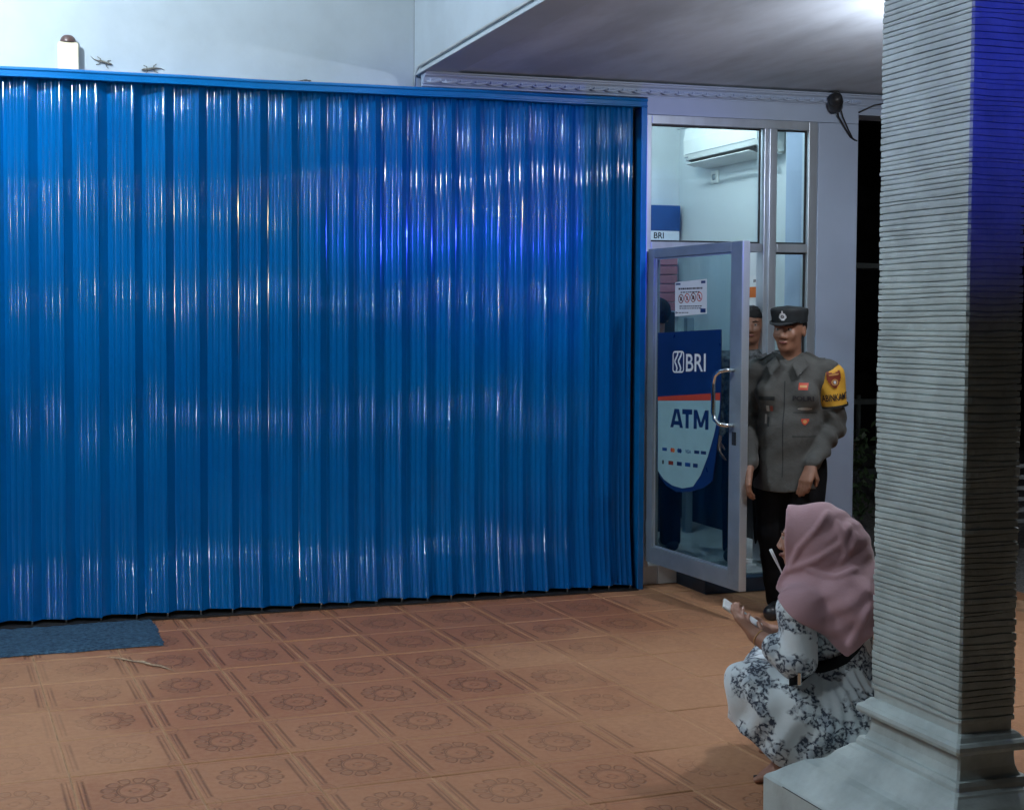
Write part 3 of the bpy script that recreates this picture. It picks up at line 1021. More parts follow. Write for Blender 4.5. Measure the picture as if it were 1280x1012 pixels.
# two rows of small card marks
row1 = [('navy', '~'), ('red_print', None), ('navy', None), ('navy', 'VISA'), ('navy', None), ('ink', None)]
for k, xx in enumerate((0.180, 0.262, 0.330, 0.415, 0.497, 0.560)):
    z = 0.842 + (xx - 0.16) * 0.045
    if k == 3:
        door_text('VISA', 0.020, xx - 0.028, xx + 0.028, z, M['royal'], 0.02)
    elif k in (1, 2):
        for dx, mm in ((-0.009, 'red_print' if k == 1 else 'royal'), (0.009, 'orange_print' if k == 1 else 'navy')):
            fill('card_mark', [(xx + dx + 0.013 * math.cos(a), z + 0.013 * math.sin(a)) for a in np.linspace(0, 2 * PI, 13)[:-1]], M[mm], -0.0086 if dx < 0 else -0.0089, sign)
    else:
        fill('card_mark', [(xx - 0.024, z - .009), (xx + 0.024, z - .007), (xx + 0.024, z + .011), (xx - .024, z + .009)], M['navy' if k else 'royal'], -0.0086, sign)
for k, xx in enumerate((0.165, 0.245, 0.330, 0.412, 0.485)):
    z = 0.768 + (xx - 0.16) * 0.045
    w = (0.008, 0.024, 0.024, 0.026, 0.022)[k]
    fill('card_mark', [(xx - w, z - .012), (xx + w, z - .010), (xx + w, z + .012), (xx - w, z + .010)], M[('ink', 'maroon', 'navy', 'royal', 'navy')[k]], -0.0086, sign)
# white notice with four prohibition signs
nb = bmesh.new()
prism(nb, [(0.266, 1.607), (0.570, 1.622), (0.566, 1.811), (0.264, 1.800)], 0.001, lambda a, b, d: (a, -0.0035 - d, b))
notice = bm_obj('notice', nb, M['paper'], dr)
for (xa, xb, zc, hh) in ((0.300, 0.530, 1.762, 0.010), (0.320, 0.505, 1.742, 0.006), (0.310, 0.525, 1.664, 0.006), (0.310, 0.525, 1.652, 0.005), (0.285, 0.40, 1.628, 0.005)):
    xx = xa
    while xx < xb:
        ww = random.uniform(0.010, 0.026)
        fill('print_word', [(xx, zc - hh / 2), (min(xb, xx + ww), zc - hh / 2), (min(xb, xx + ww), zc + hh / 2), (xx, zc + hh / 2)], M['ink'], -0.0052, notice)
        xx += ww + 0.005
for (xa, xb, za, zb_) in ((0.273, 0.318, 1.784, 1.794), (0.515, 0.556, 1.788, 1.802), (0.512, 0.560, 1.628, 1.650), (0.272, 0.283, 1.622, 1.634)):
    fill('print_mark', [(xa, za), (xb, za), (xb, zb_), (xa, zb_)], M['navy'], -0.0052, notice)
for k in range(4):
    xc, zc = 0.325 + k * 0.059, 1.706 + k * 0.003
    bm = bmesh.new()
    for (r0, r1) in ((0.021, 0.0265),):
        vsA = [bm.verts.new((xc + r0 * math.cos(a), -0.0054, zc + r0 * math.sin(a))) for a in np.linspace(0, 2 * PI, 21)[:-1]]
        vsB = [bm.verts.new((xc + r1 * math.cos(a), -0.0054, zc + r1 * math.sin(a))) for a in np.linspace(0, 2 * PI, 21)[:-1]]
        for a in range(20):
            bm.faces.new((vsA[a], vsA[(a + 1) % 20], vsB[(a + 1) % 20], vsB[a]))
    s_ = 0.0145
    bm.faces.new([bm.verts.new((xc + p[0], -0.0056, zc + p[1])) for p in ((-s_ - .002, s_ - .002), (-s_ + .002, s_ + .002), (s_ + .002, -s_ + .002), (s_ - .002, -s_ - .002))])
    bm_obj('prohibition_ring', bm, M['red_print'] if k % 2 else M['maroon'], notice)
    w = (0.011, 0.008, 0.012, 0.006)[k]
    fill('pictogram', [(xc - w, zc - .011), (xc + w, zc - .011), (xc + w * .7, zc + .004), (xc + .003, zc + .012), (xc - .004, zc + .011), (xc - w * .8, zc + .002)], M['ink'], -0.0051, notice)

# ------------------------------------------------------------------ inside the booth
ac = thing('air_conditioner', 'white split air conditioner high on the booth side wall', 'air conditioner', (4.871, 0.42, 2.64))
bm = bmesh.new()
poly = [(0.0, 0.30), (-0.02, 0.305), (-0.16, 0.300), (-0.195, 0.28), (-0.205, 0.20), (-0.205, 0.10), (-0.19, 0.065), (-0.13, 0.035), (-0.04, 0.012), (0.0, 0.010)]
prism(bm, poly, 0.92, lambda a, b, d: (a - 0.001, d, b))
bmesh.ops.bevel(bm, geom=[e for e in bm.edges if abs(e.verts[0].co.y - e.verts[1].co.y) < 1e-5], offset=0.010, segments=2, affect='EDGES')
bm_obj('casing', bm, M['white_plastic'], ac)
bm = bmesh.new()
prism(bm, [(-0.192, 0.062), (-0.126, 0.032), (-0.126, 0.029), (-0.194, 0.058)], 0.80, lambda a, b, d: (a - 0.003, d + 0.06, b - 0.002))
bm_obj('outlet_slot', bm, M['black_plastic'], ac)
bm = bmesh.new()
prism(bm, [(-0.222, 0.030), (-0.152, 0.010), (-0.150, 0.014), (-0.221, 0.035)], 0.78, lambda a, b, d: (a, d + 0.07, b))
bm_obj('louvre', bm, M['white_plastic'], ac)
box('front_seam', -0.2078, -0.2055, 0.03, 0.89, 0.098, 0.103, M['alu_dark'], ac)
box('badge', -0.2075, -0.206, 0.85, 0.90, 0.075, 0.085, M['alu_dark'], ac)
tube('pipe', [(4.80, 0.40, 2.82), (4.80, 0.30, 2.83), (4.845, 0.22, 2.86), (4.85, 0.14, 2.9)], 0.022, M['white_plastic'], None, 8)
tag(bpy.data.objects['pipe'], 'white insulated pipe leaving the near end of the air conditioner', 'pipe')

so = thing('wall_socket', 'small white power socket below the air conditioner', 'socket', (4.870, 1.25, 2.585))
box('plate', -0.012, 0.0, -0.045, 0.045, -0.045, 0.045, M['white_plastic'], so, bev=0.004)
lathe('outlet', [(0.0, 0.004), (0.018, 0.004), (0.022, 0.0), (0.022, 0.006), (0.018, 0.008)], M['alu_dark'], so, 14, loc=(-0.0125, 0, 0), rot=(0, R(-90), 0))

atm = thing('cash_machine', 'cash machine with royal blue header at the back of the booth', 'cash machine', (4.20, 1.75, BF))
box('cabinet', -0.34, 0.30, -0.62, -0.002, 0.0, 1.52, M['black_plastic'], atm, bev=0.012)
hd = box('header', -0.36, 0.632, -0.09, -0.002, 2.115, 2.30, M['royal'], atm, bev=0.004)
box('lower_band', -0.36, 0.628, -0.085, -0.003, 2.045, 2.1145, M['white_print'], hd, bev=0.002)
v, f = text_geo('BRI', 0.045, 0.02)
flat_print('lettering', v, f, lambda a, b: (0.46 + a, -0.0865, 2.08 + b), M['ink'], hd)
for k in range(6):
    box('pink_slat', -0.30, 0.632, -0.060, -0.002, 1.53 + k * 0.067, 1.53 + k * 0.067 + 0.061, M['pink'], atm, bev=0.006)
box('screen', -0.15, 0.15, -0.640, -0.621, 1.05, 1.30, M['royal'], atm, bev=0.004)
box('keypad', -0.10, 0.10, -0.665, -0.6405, 0.86, 0.94, M['alu_dark'], atm, bev=0.004)
box('pillar', 4.545, 4.60, 1.05, 1.10, BF + .0005, 1.60, M['alu_dark'], None, bev=0.004)
tag(bpy.data.objects['pillar'], 'slim grey post standing on the white booth floor', 'post')

po = thing('orange_poster', 'small white poster with an orange band on the booth wall behind the officer', 'poster', (4.870, 0.74, 1.68))
box('sheet', -0.004, -0.0005, -0.10, 0.10, 0.0, 0.20, M['paper'], po)
box('orange_band', -0.006, -0.0045, -0.10, 0.10, 0.055, 0.125, M['orange_print'], po)
v, f = text_geo('BRI', 0.020, 0.02)
flat_print('lettering', v, f, lambda a, b: (-0.0052, -a, 0.165 + b), M['ink'], po)
bp_ = box('blue_poster', 4.862, 4.8695, 0.86, 1.02, 1.05, 1.56, M['royal'], None)
tag(bp_, 'plain blue poster on the booth side wall seen through the door glass', 'poster')

# ================================================================== porch column
cl = thing('porch_column', 'pale grey porch column with rough horizontal ridges on a moulded plinth', 'column', (0, 0, 0))
CX, CYf, CW, CS = 2.614, -3.79, 0.190, 0.381           # front-left corner, width, depth
def rect_loop(e, per):
    """points round the column at offset e, per segments a side; corners eased"""
    x0, x1, y0, y1 = CX - e, CX + CW + e, CYf - e, CYf + CS + e
    P = []
    c = 0.006
    cs = [((x0 + c, y0), (x1 - c, y0)), ((x1, y0 + c), (x1, y1 - c)), ((x1 - c, y1), (x0 + c, y1)), ((x0, y1 - c), (x0, y0 + c))]
    for (a, b) in cs:
        for k in range(per + 1):
            t = k / per
            P.append((a[0] + (b[0] - a[0]) * t, a[1] + (b[1] - a[1]) * t))
    return P
per = 14
base_loop = rect_loop(0, per)
npt = len(base_loop)
cen = (CX + CW / 2, CYf + CS / 2)
bm = bmesh.new()
rows = []
z = 0.447
ridges = [z]
while z < SOF + 0.01:
    z += float(np.clip(rng.normal(0.0172, 0.0030), 0.011, 0.027))
    ridges.append(z)
ss = np.linspace(0, 2 * PI, npt, endpoint=False)
def wav():
    a = np.zeros(npt)
    for k in range(1, 6):
        a += rng.normal(0, 0.0013 / k ** 0.6) * np.sin(k * ss + rng.uniform(0, 6.3))
    return a
edges_w = [wav() for _ in ridges]
edges_w[0] *= 0
for i in range(len(ridges) - 1):
    z0 = ridges[i] + edges_w[i]
    z1 = np.maximum(ridges[i + 1] + edges_w[i + 1], z0 + 0.008)
    proud = rng.normal(0.0, 0.0009)
    rough_ = rng.normal(0, 0.0007, npt)
    for (t, e) in ((0.0, -0.0062), (0.11, -0.0062), (0.17, 0.000), (0.5, 0.0008), (0.97, 0.0003)):
        ring = []
        for q, (px, py) in enumerate(base_loop):
            ee = e + (proud + rough_[q] if t > 0.12 else 0)
            dx = ee * math.copysign(1, px - cen[0]) if abs(abs(px - cen[0]) - CW / 2) < 0.0075 else 0
            dy = ee * math.copysign(1, py - cen[1]) if abs(abs(py - cen[1]) - CS / 2) < 0.0075 else 0
            ring.append(bm.verts.new((px + dx, py + dy, z0[q] + (z1[q] - z0[q]) * t)))
        rows.append(ring)
for a, b in zip(rows, rows[1:]):
    for k in range(npt):
        bm.faces.new((a[k], a[(k + 1) % npt], b[(k + 1) % npt], b[k]))
bm_obj('shaft', bm, M['column'], cl)
def moulding(name, prof):
    bm = bmesh.new()
    rows = []
    for e, z in prof:
        rows.append([bm.verts.new((px, py, z)) for px, py in rect_loop(e, 1)])
    for a, b in zip(rows, rows[1:]):
        for k in range(len(a)):
            bm.faces.new((a[k], a[(k + 1) % len(a)], b[(k + 1) % len(b)], b[k]))
    bm.faces.new(rows[0][::-1])
    bm.faces.new(rows[-1])
    return bm_obj(name, bm, M['column'], cl)
moulding('collar', [(-0.01, 0.366), (0.020, 0.3665), (0.030, 0.371), (0.034, 0.381), (0.032, 0.392), (0.024, 0.399), (0.018, 0.401), (0.010, 0.412), (0.002, 0.418), (-0.004, 0.420), (-0.004, 0.448), (-0.03, 0.450)])
moulding('neck', [(0.02, 0.2918), (0.014, 0.292), (0.010, 0.300), (0.004, 0.318), (0.002, 0.345), (0.002, 0.3655), (-0.01, 0.3655)])
moulding('plinth', [(0.228, -0.004), (0.230, 0.0), (0.230, 0.112), (0.224, 0.121), (0.205, 0.134), (0.188, 0.150), (0.166, 0.168), (0.152, 0.179), (0.148, 0.182), (0.140, 0.187), (0.112, 0.194), (0.098, 0.204), (0.086, 0.218), (0.076, 0.232),
                    (0.062, 0.246), (0.050, 0.256), (0.046, 0.262), (0.034, 0.268), (0.032, 0.280), (0.026, 0.2915), (-0.02, 0.2917)])
# fine hand-cut line along the plinth's left shoulder
box('score_line', CX - 0.2305, CX - 0.2285, CYf - 0.1, CYf + CS + 0.12, 0.1135, 0.1155, M['black_rubber'], cl)

# ================================================================== lamps
def bulb_strength(p, r):
    return p / (4 * PI * PI * r * r)

def bulb_lamp(name, label, loc, power, col, rad=0.035, cord=0.0, up=True):
    t = thing(name, label, 'lamp', loc)
    bm = bmesh.new()
    bmesh.ops.create_icosphere(bm, subdivisions=2, radius=rad)
    bm_obj('bulb', bm, emit_mat(name + '_glow', col, bulb_strength(power, rad)), t, True)
    z0 = rad * 0.9
    lathe('holder', [(0.0, z0 + 0.07), (0.014, z0 + 0.07), (0.017, z0 + 0.05), (0.018, z0 + 0.008), (0.012, z0), (0.0, z0)], M['white_plastic'], t, 14)
    if cord:
        tube('cord', [(0, 0, z0 + 0.068), (0, 0, z0 + 0.07 + cord)], 0.003, M['black_plastic'], t, 6)
    return t
COOL = (0.80, 0.92, 1.0)
WARM = (1.0, 0.86, 0.50)
bulb_lamp('pendant_lamp', 'cool white bulb hanging in the high part of the porch', (-0.45, -1.30, 3.58), P_PENDANT, COOL, 0.04, 0.88)
bulb_lamp('soffit_lamp', 'white bulb under the grey soffit behind the column', (4.08, -2.30, 2.70), P_SOFFIT, (0.93, 0.95, 1.0), 0.035, 0.15)
bulb_lamp('booth_lamp', 'cool white bulb on the booth ceiling', (3.95, 0.62, 3.12), P_BOOTH, (0.84, 0.95, 1.0), 0.05, 0.01)

bulb_lamp('added_fill_bulb', 'cool white bulb added in the high porch to fill floor and column', (-1.35, -3.65, 3.45), P_FILL, COOL, 0.04, 1.0)  # extra bulb added to brighten the foreground floor and column side

def glint_spot(label, loc, power, col, aim, size):  # narrow spots out of view, added to draw glint bands on the shutter
    """unseen spot added for shutter glints, dressed with post, housing and hood"""
    t = thing('added_spot', label, 'added_spot', (loc[0], loc[1], -0.16))
    h = loc[2] + 0.16
    tube('post', [(0, -0.16, 0), (0, -0.16, max(0.05, h))], 0.03, M['fence_metal'], t, 8)
    box('housing', -0.14, 0.14, -0.13, -0.05, h - 0.10, h + 0.10, M['fence_metal'], t, bev=0.008)
    box('hood', -0.15, 0.15, -0.05, 0.04, h + 0.101, h + 0.108, M['fence_metal'], t)
    ld = bpy.data.lights.new('glint_beam', 'SPOT')
    ld.energy = power
    ld.color = col
    ld.spot_size = R(size)
    ld.spot_blend = 0.35
    ld.shadow_soft_size = 0.07
    lo = bpy.data.objects.new('glint_beam', ld)
    COL.objects.link(lo)
    lo.location = loc
    lo.rotation_euler = (Vector(aim) - Vector(loc)).to_track_quat('-Z', 'Y').to_euler()
    return t
glint_spot('high unseen spot added for the upper glints on the shutter', (-1.1, -12.5, 3.30), P_GLINT * 1.3, WARM, (0.9, 0.0, 1.9), 22)
glint_spot('middle unseen spot added for the head-height glints on the shutter', (-1.6, -12.0, 1.95), P_GLINT * 0.9, (1.0, 0.92, 0.70), (0.9, 0.0, 1.6), 22)
glint_spot('low unseen spot added for the lower glints on the shutter', (-1.3, -11.8, 0.12), P_GLINT * 0.7, (0.80, 0.86, 1.0), (0.9, 0.0, 0.9), 22)

# unseen lamp standing in for a blue police strobe; added plates flatten its beam
BX, BY, BZ = 0.4, -15.0, 3.0
be = thing('unseen_blue_lamp', 'unseen blue lamp for a police strobe, its mast and beam plates added', 'added_spot', (BX, BY, -0.16))
tube('mast', [(0, -0.1, 0), (0, -0.1, BZ + 0.10)], 0.04, M['fence_metal'], be)
box('housing', -0.20, 0.20, -0.14, -0.06, BZ + 0.02, BZ + 0.30, M['fence_metal'], be, bev=0.01)
for nm, z0, sl in (('lower_beam_plate', -0.02, -0.098), ('upper_beam_plate', 0.02, -0.012)):
    bm = bmesh.new()
    y1 = 0.55
    zz = sl * y1
    prism(bm, [(-0.02, z0 * 3.0), (y1, zz), (y1, zz + (0.004 if z0 > 0 else -0.004)), (-0.02, z0 * 3.0 + (0.004 if z0 > 0 else -0.004))], 0.9, lambda p, q, d: (d - 0.45, p, BZ + 0.16 + q))
    bm_obj(nm, bm, M['fence_metal'], be)
ld = bpy.data.lights.new('beacon_light', 'SPOT')
ld.energy = P_BLUE
ld.color = (0.03, 0.06, 1.0)
ld.spot_size = R(11.5)
ld.spot_blend = 0.7
ld.shadow_soft_size = 0.02
lo = bpy.data.objects.new('beacon_light', ld)
COL.objects.link(lo)
lo.location = (BX, BY, BZ)
tgt = Vector((3.05, 0.0, 2.4))
lo.rotation_euler = (tgt - Vector(lo.location)).to_track_quat('-Z', 'Y').to_euler()

# ================================================================== small things on the wall and floor
wl_ = thing('wall_sensor', 'cream upright box with brown dome on top above the shutter rail', 'sensor', (0.365, 0.134, 2.876))
bm = bmesh.new()
prism(bm, [(-0.054, 0.0), (0.054, 0.0), (0.054, 0.150), (0.045, 0.158), (-0.045, 0.158), (-0.054, 0.150)], 0.055, lambda a, b, d: (a, -d, b))
bmesh.ops.bevel(bm, geom=bm.edges[:], offset=0.004, segments=1, affect='EDGES')
bm_obj('body', bm, M['cream'], wl_)
lathe('dome', [(0.040, 0.158), (0.041, 0.166), (0.036, 0.182), (0.022, 0.194), (0.0, 0.198)], M['brown_dome'], wl_, 20, loc=(0, -0.028, 0))

def gecko(label, x, z, ang, s=1.0, y=0.134, tilt=0.0):
    t = thing('gecko', label, 'gecko', (x, y, z), group='geckos on the wall')
    t.rotation_euler = (tilt, ang, 0)
    t.scale = (s, s, s)
    bm = bmesh.new()
    add_tube(bm, [(-0.062, -0.004, 0.012), (-0.045, -0.004, 0.002), (-0.025, -0.006, -0.001), (-0.008, -0.008, 0.0), (0.010, -0.009, 0.001), (0.022, -0.008, 0.0), (0.030, -0.008, 0.0), (0.040, -0.007, 0.001), (0.046, -0.006, 0.001)],
             [0.0008, 0.0018, 0.0035, 0.0062, 0.0068, 0.0048, 0.0062, 0.0055, 0.002], 8)
    bm_obj('body', bm, M['gecko'], t, True)
    for (x0, sx, sz) in ((0.018, 0.012, 0.014), (0.018, 0.010, -0.014), (-0.010, -0.014, 0.013), (-0.010, -0.012, -0.014)):
        bm = bmesh.new()
        add_tube(bm, [(x0, -0.005, 0.3 * sz), (x0 + sx * .3, -0.005, sz), (x0 + sx, -0.002, sz * 1.2), (x0 + sx * 1.4, -0.0015, sz * 1.5)], [0.0022, 0.0018, 0.0015, 0.002], 6)
        bm_obj('leg', bm, M['gecko'], t, True)
    return t
gecko('grey gecko on the wall nearer the cream box, head to the right', 0.545, 2.947, R(14), 1.1)
gecko('grey gecko on the wall farther right, head to the left', 0.800, 2.924, R(172), 1.15)
gecko('small gecko lying along the top of the blue shutter rail', 1.62, 2.880, R(0), 0.75, y=0.03, tilt=R(-80))

cc = thing('security_camera', 'black security camera under the soffit with cables hanging from it', 'security camera', (4.895, -0.03, SOF))
lathe('mount', [(0.0, 0.0115), (0.030, 0.0115), (0.030, 0.004), (0.012, -0.002), (0.010, -0.03), (0.0, -0.03)], M['black_plastic'], cc, 16)
lathe('body', [(0.0, -0.060), (0.030, -0.058), (0.036, -0.050), (0.038, 0.02), (0.032, 0.045), (0.018, 0.055), (0.0, 0.055)], M['black_plastic'], cc, 18, loc=(-0.015, -0.04, -0.055), rot=(R(62), R(10), R(-38)))
lathe('hood', [(0.040, -0.066), (0.042, -0.064), (0.042, 0.0), (0.040, 0.002)], M['black_plastic'], cc, 18, loc=(-0.015, -0.04, -0.053), rot=(R(62), R(10), R(-38)))
box('bracket', -0.004, 0.010, -0.035, -0.02, -0.05, 0.0, M['pale_metal'], cc)
tube('cable', [(0.03, 0.01, -0.07), (0.05, 0.025, -0.13), (0.10, 0.035, -0.19), (0.15, 0.042, -0.25), (0.185, 0.044, -0.268)], 0.0055, M['black_plastic'], cc, 6)
tube('cable', [(0.05, 0.01, -0.07), (0.085, 0.03, -0.13), (0.13, 0.040, -0.20), (0.17, 0.044, -0.262), (0.200, 0.044, -0.272)], 0.0045, M['black_plastic'], cc, 6)
tube('cable', [(0.205, 0.04, -0.10), (0.30, 0.02, -0.055), (0.38, 0.01, -0.04), (0.50, 0.005, -0.04)], 0.0055, M['black_plastic'], cc, 6)

# doormat: slab with a ragged loop edge
bm = bmesh.new()
nx, ny = 60, 24
x0, x1, y0, y1 = -0.62, 0.770, -0.590, -0.050
vv = []
for j in range(ny + 1):
    row = []
    for i in range(nx + 1):
        x = x0 + (x1 - x0) * i / nx
        y = y0 + (y1 - y0) * j / ny
        edge = i in (0, nx) or j in (0, ny)
        if edge:
            x += rng.normal(0, 0.004)
            y += rng.normal(0, 0.005)
        zz = 0.003 if edge else 0.014 + rng.normal(0, 0.0016) + 0.003 * math.sin(x * 9) * math.sin(y * 7)
        row.append(bm.verts.new((x, y + (x - 0.4) * 0.03, zz)))
    vv.append(row)
for j in range(ny):
    for i in range(nx):
        bm.faces.new((vv[j][i], vv[j][i + 1], vv[j + 1][i + 1], vv[j + 1][i]))
tag(bm_obj('doormat', bm, M['mat'], None, True), 'blue grey ragged doormat lying in front of the blue shutter', 'doormat')

# ================================================================== dark yard on the right
box('added_dark_wall', 4.2, 22.0, 7.0, 7.2, -0.16, 7.5, M['dark_wall'])  # added to hide the sky and keep the gap beside the pier black
tag(bpy.data.objects['added_dark_wall'], 'tall dark wall added behind the yard to keep the opening black', 'wall')
fe = thing('yard_fence', 'low dark metal railing in the yard beyond the pier', 'fence', (5.3, 2.6, -0.16))
for zz in (0.42, 1.02):
    box('rail', 0.0, 3.2, -0.02, 0.02, zz, zz + 0.045, M['fence_metal'], fe)
for k in range(17):
    box('bar', 0.02 + k * 0.195, 0.045 + k * 0.195, -0.0125, 0.0125, 0.0, 1.1, M['fence_metal'], fe)
aw = thing('far_awning', 'pale awning edge glimpsed in the dark beyond the pier', 'awning', (5.62, 1.45, 0))
bm = bmesh.new()
prism(bm, [(0, 1.97), (0.9, 1.97), (0.9, 1.99), (0, 2.01)], 0.3, lambda a, b, d: (a + 0.55, d, b))
bm_obj('sheet', bm, M['fence_metal'], aw)
for x in (0.62, 1.4):
    tube('post', [(x, 0.25, -0.16), (x, 0.25, 1.93)], 0.025, M['fence_metal'], aw)
# white slatted bench end, right of the column
be2 = thing('slatted_crate', 'pale slatted rack glimpsed right of the column', 'rack', (6.35, 0.35, -0.012))
for k in range(6):
    box('slat', 0.0, 0.5, 0.0, 0.02, 0.22 + k * 0.075, 0.245 + k * 0.075, M['pale_metal'], be2)
for x in (0.0, 0.47):
    box('leg', x, x + 0.03, 0.0205, 0.05, 0.0, 0.68, M['fence_metal'], be2)

def shrub(label, loc, h, w, n):
    t = thing('shrub', label, 'shrub', loc)
    bm = bmesh.new()
    for k in range(7):
        a = rng.uniform(0, 2 * PI)
        add_tube(bm, [(0, 0, 0), (w * .3 * math.cos(a), w * .3 * math.sin(a), h * .5), (w * .6 * math.cos(a), w * .6 * math.sin(a), h * .9)], [0.015, 0.010, 0.004], 5)
    bm_obj('stem', bm, M['bark'], t, True)
    V_, F_ = [], []
    for k in range(n):
        a, rr, zz = rng.uniform(0, 2 * PI), w * rng.uniform(0.1, 1.0) ** 0.6, h * rng.uniform(0.15, 1.05)
        c = Vector((rr * math.cos(a), rr * math.sin(a), zz))
        d = Vector(rng.normal(0, 1, 3)).normalized()
        s_ = Vector(rng.normal(0, 1, 3)).cross(d).normalized()
        l, ww = rng.uniform(0.04, 0.08), rng.uniform(0.012, 0.022)
        b0 = len(V_)
        V_ += [c, c + d * l * .5 + s_ * ww, c + d * l, c + d * l * .5 - s_ * ww]
        F_.append((b0, b0 + 1, b0 + 2, b0 + 3))
    me = bpy.data.meshes.new('foliage')
    me.from_pydata(V_, [], F_)
    o = link_mesh('foliage', me, M['leaf'], t)
    tag(o, kind='stuff')
shrub('dark leafy shrub in the yard between pier and column', (6.05, 1.55, -0.012), 0.75, 0.30, 900)

# ================================================================== people
def rot2(x, y, a):
    return x * math.cos(a) - y * math.sin(a), x * math.sin(a) + y * math.cos(a)

def head_prims(F, hc, yaw, s=1.0, k=0.012):
    """human head: skull, jaw, brow, cheeks, nose, lips, chin, ears; front is -Y turned by yaw"""
    def P(x, y, z):
        a, b = rot2(x * s, y * s, yaw)
        return (hc[0] + a, hc[1] + b, hc[2] + z * s)
    F.ell(P(0, 0.012, 0.035), (0.077 * s, 0.094 * s, 0.088 * s), k, yaw)
    F.ell(P(0, -0.022, -0.03), (0.062 * s, 0.066 * s, 0.085 * s), 0.03, yaw)
    F.ell(P(0, -0.052, -0.092), (0.032 * s, 0.030 * s, 0.024 * s), 0.03, yaw)
    for sx in (-1, 1):
        F.ell(P(0.036 * sx, -0.066, -0.022), (0.026 * s, 0.020 * s, 0.026 * s), 0.02, yaw)
        F.ell(P(0.030 * sx, -0.080, 0.024), (0.026 * s, 0.012 * s, 0.009 * s), 0.012, yaw)
        F.ell(P(0.078 * sx, 0.010, -0.004), (0.008 * s, 0.020 * s, 0.032 * s), 0.008, yaw)
        F.ell(P(0.031 * sx, -0.095, 0.008), (0.014 * s, 0.010 * s, 0.008 * s), 0.0, yaw, carve=True)
        F.ell(P(0.014 * sx, -0.096, -0.036), (0.010 * s, 0.011 * s, 0.009 * s), 0.008, yaw)
    F.cap(P(0, -0.086, 0.016), P(0, -0.104, -0.030), 0.009 * s, 0.012 * s, 0.010)
    F.ell(P(0, -0.088, -0.060), (0.024 * s, 0.011 * s, 0.006 * s), 0.006, yaw)
    F.ell(P(0, -0.086, -0.071), (0.020 * s, 0.011 * s, 0.007 * s), 0.006, yaw)
    return P

def face_bits(parent, P, yaw, s=1.0):
    for sx in (-1, 1):
        bm = bmesh.new()
        bmesh.ops.create_uvsphere(bm, u_segments=12, v_segments=8, radius=0.0115 * s)
        bm_obj('eye', bm, M['eye_white'], parent, True, loc=P(0.031 * sx, -0.0785, 0.008))
        bm = bmesh.new()
        bmesh.ops.create_uvsphere(bm, u_segments=10, v_segments=6, radius=0.0062 * s)
        bm_obj('iris', bm, M['iris'], parent, True, loc=P(0.030 * sx, -0.0850, 0.008))
        tube('eyebrow', [P(0.012 * sx, -0.094, 0.026), P(0.032 * sx, -0.092, 0.031), P(0.052 * sx, -0.078, 0.026)], [0.003 * s, 0.0042 * s, 0.002 * s], M['hair'], parent, 6)
    tube('lips', [P(-0.024, -0.090, -0.064), P(-0.010, -0.0985, -0.063), P(0.010, -0.0985, -0.063), P(0.024, -0.090, -0.064)], [0.003 * s, 0.0062 * s, 0.0062 * s, 0.003 * s], M['lip'], parent, 6)

def hand_prims(F, wrist, palm_c, knuck_dir, side_dir, nrm, curl, s=1.0, thumb=1, spread=1.0):
    """palm with four unequal, bent fingers and a side thumb. knuck_dir points to the finger tips, nrm is the palm side"""
    kd, sd, nm = (Vector(v).normalized() for v in (knuck_dir, side_dir, nrm))
    w, pc = Vector(wrist), Vector(palm_c)
    for q in (-1.5, -0.5, 0.5, 1.5):
        F.cap(w + sd * q * 0.010 * s, pc + kd * 0.035 * s + sd * q * 0.019 * s * spread, 0.015 * s, 0.0115 * s, 0.014)
    lens = (0.062, 0.074, 0.070, 0.055)
    for i, q in enumerate((-1.5, -0.5, 0.5, 1.5)):
        p = pc + kd * 0.035 * s + sd * q * 0.019 * s * spread
        d = kd.copy()
        for seg, fr_ in enumerate((0.45, 0.32, 0.23)):
            ang = curl * (0.55 if seg == 0 else 1.0)
            d = (d * math.cos(ang) + nm * math.sin(ang)).normalized()
            p2 = p + d * lens[i] * fr_ * 1.15 * s
            F.cap(p, p2, (0.0098 - 0.0008 * seg) * s, (0.0092 - 0.0010 * seg) * s, 0.004)
            p = p2
    tb = w + kd * 0.02 * s - sd * thumb * 0.026 * s
    t1 = tb + (kd * 0.6 - sd * thumb * 0.55 + nm * 0.45).normalized() * 0.038 * s
    t2 = t1 + (kd * 0.8 - sd * thumb * 0.1 + nm * 0.5).normalized() * 0.030 * s
    F.cap(tb, t1, 0.0125 * s, 0.0105 * s, 0.010)
    F.cap(t1, t2, 0.0105 * s, 0.0088 * s, 0.004)

def wrinkle(F, amp, f1=34, f2=21, seed=0):
    F.warp(lambda X, Y, Z: amp * (np.sin(X * f1 + 3 * np.sin(Z * 9 + seed)) * np.sin(Z * f2 + 2.2 * np.sin(Y * 14 + seed)) + 0.6 * np.sin(Y * f1 * .8 + Z * 17 + 2 * np.sin(X * 11 + seed))))

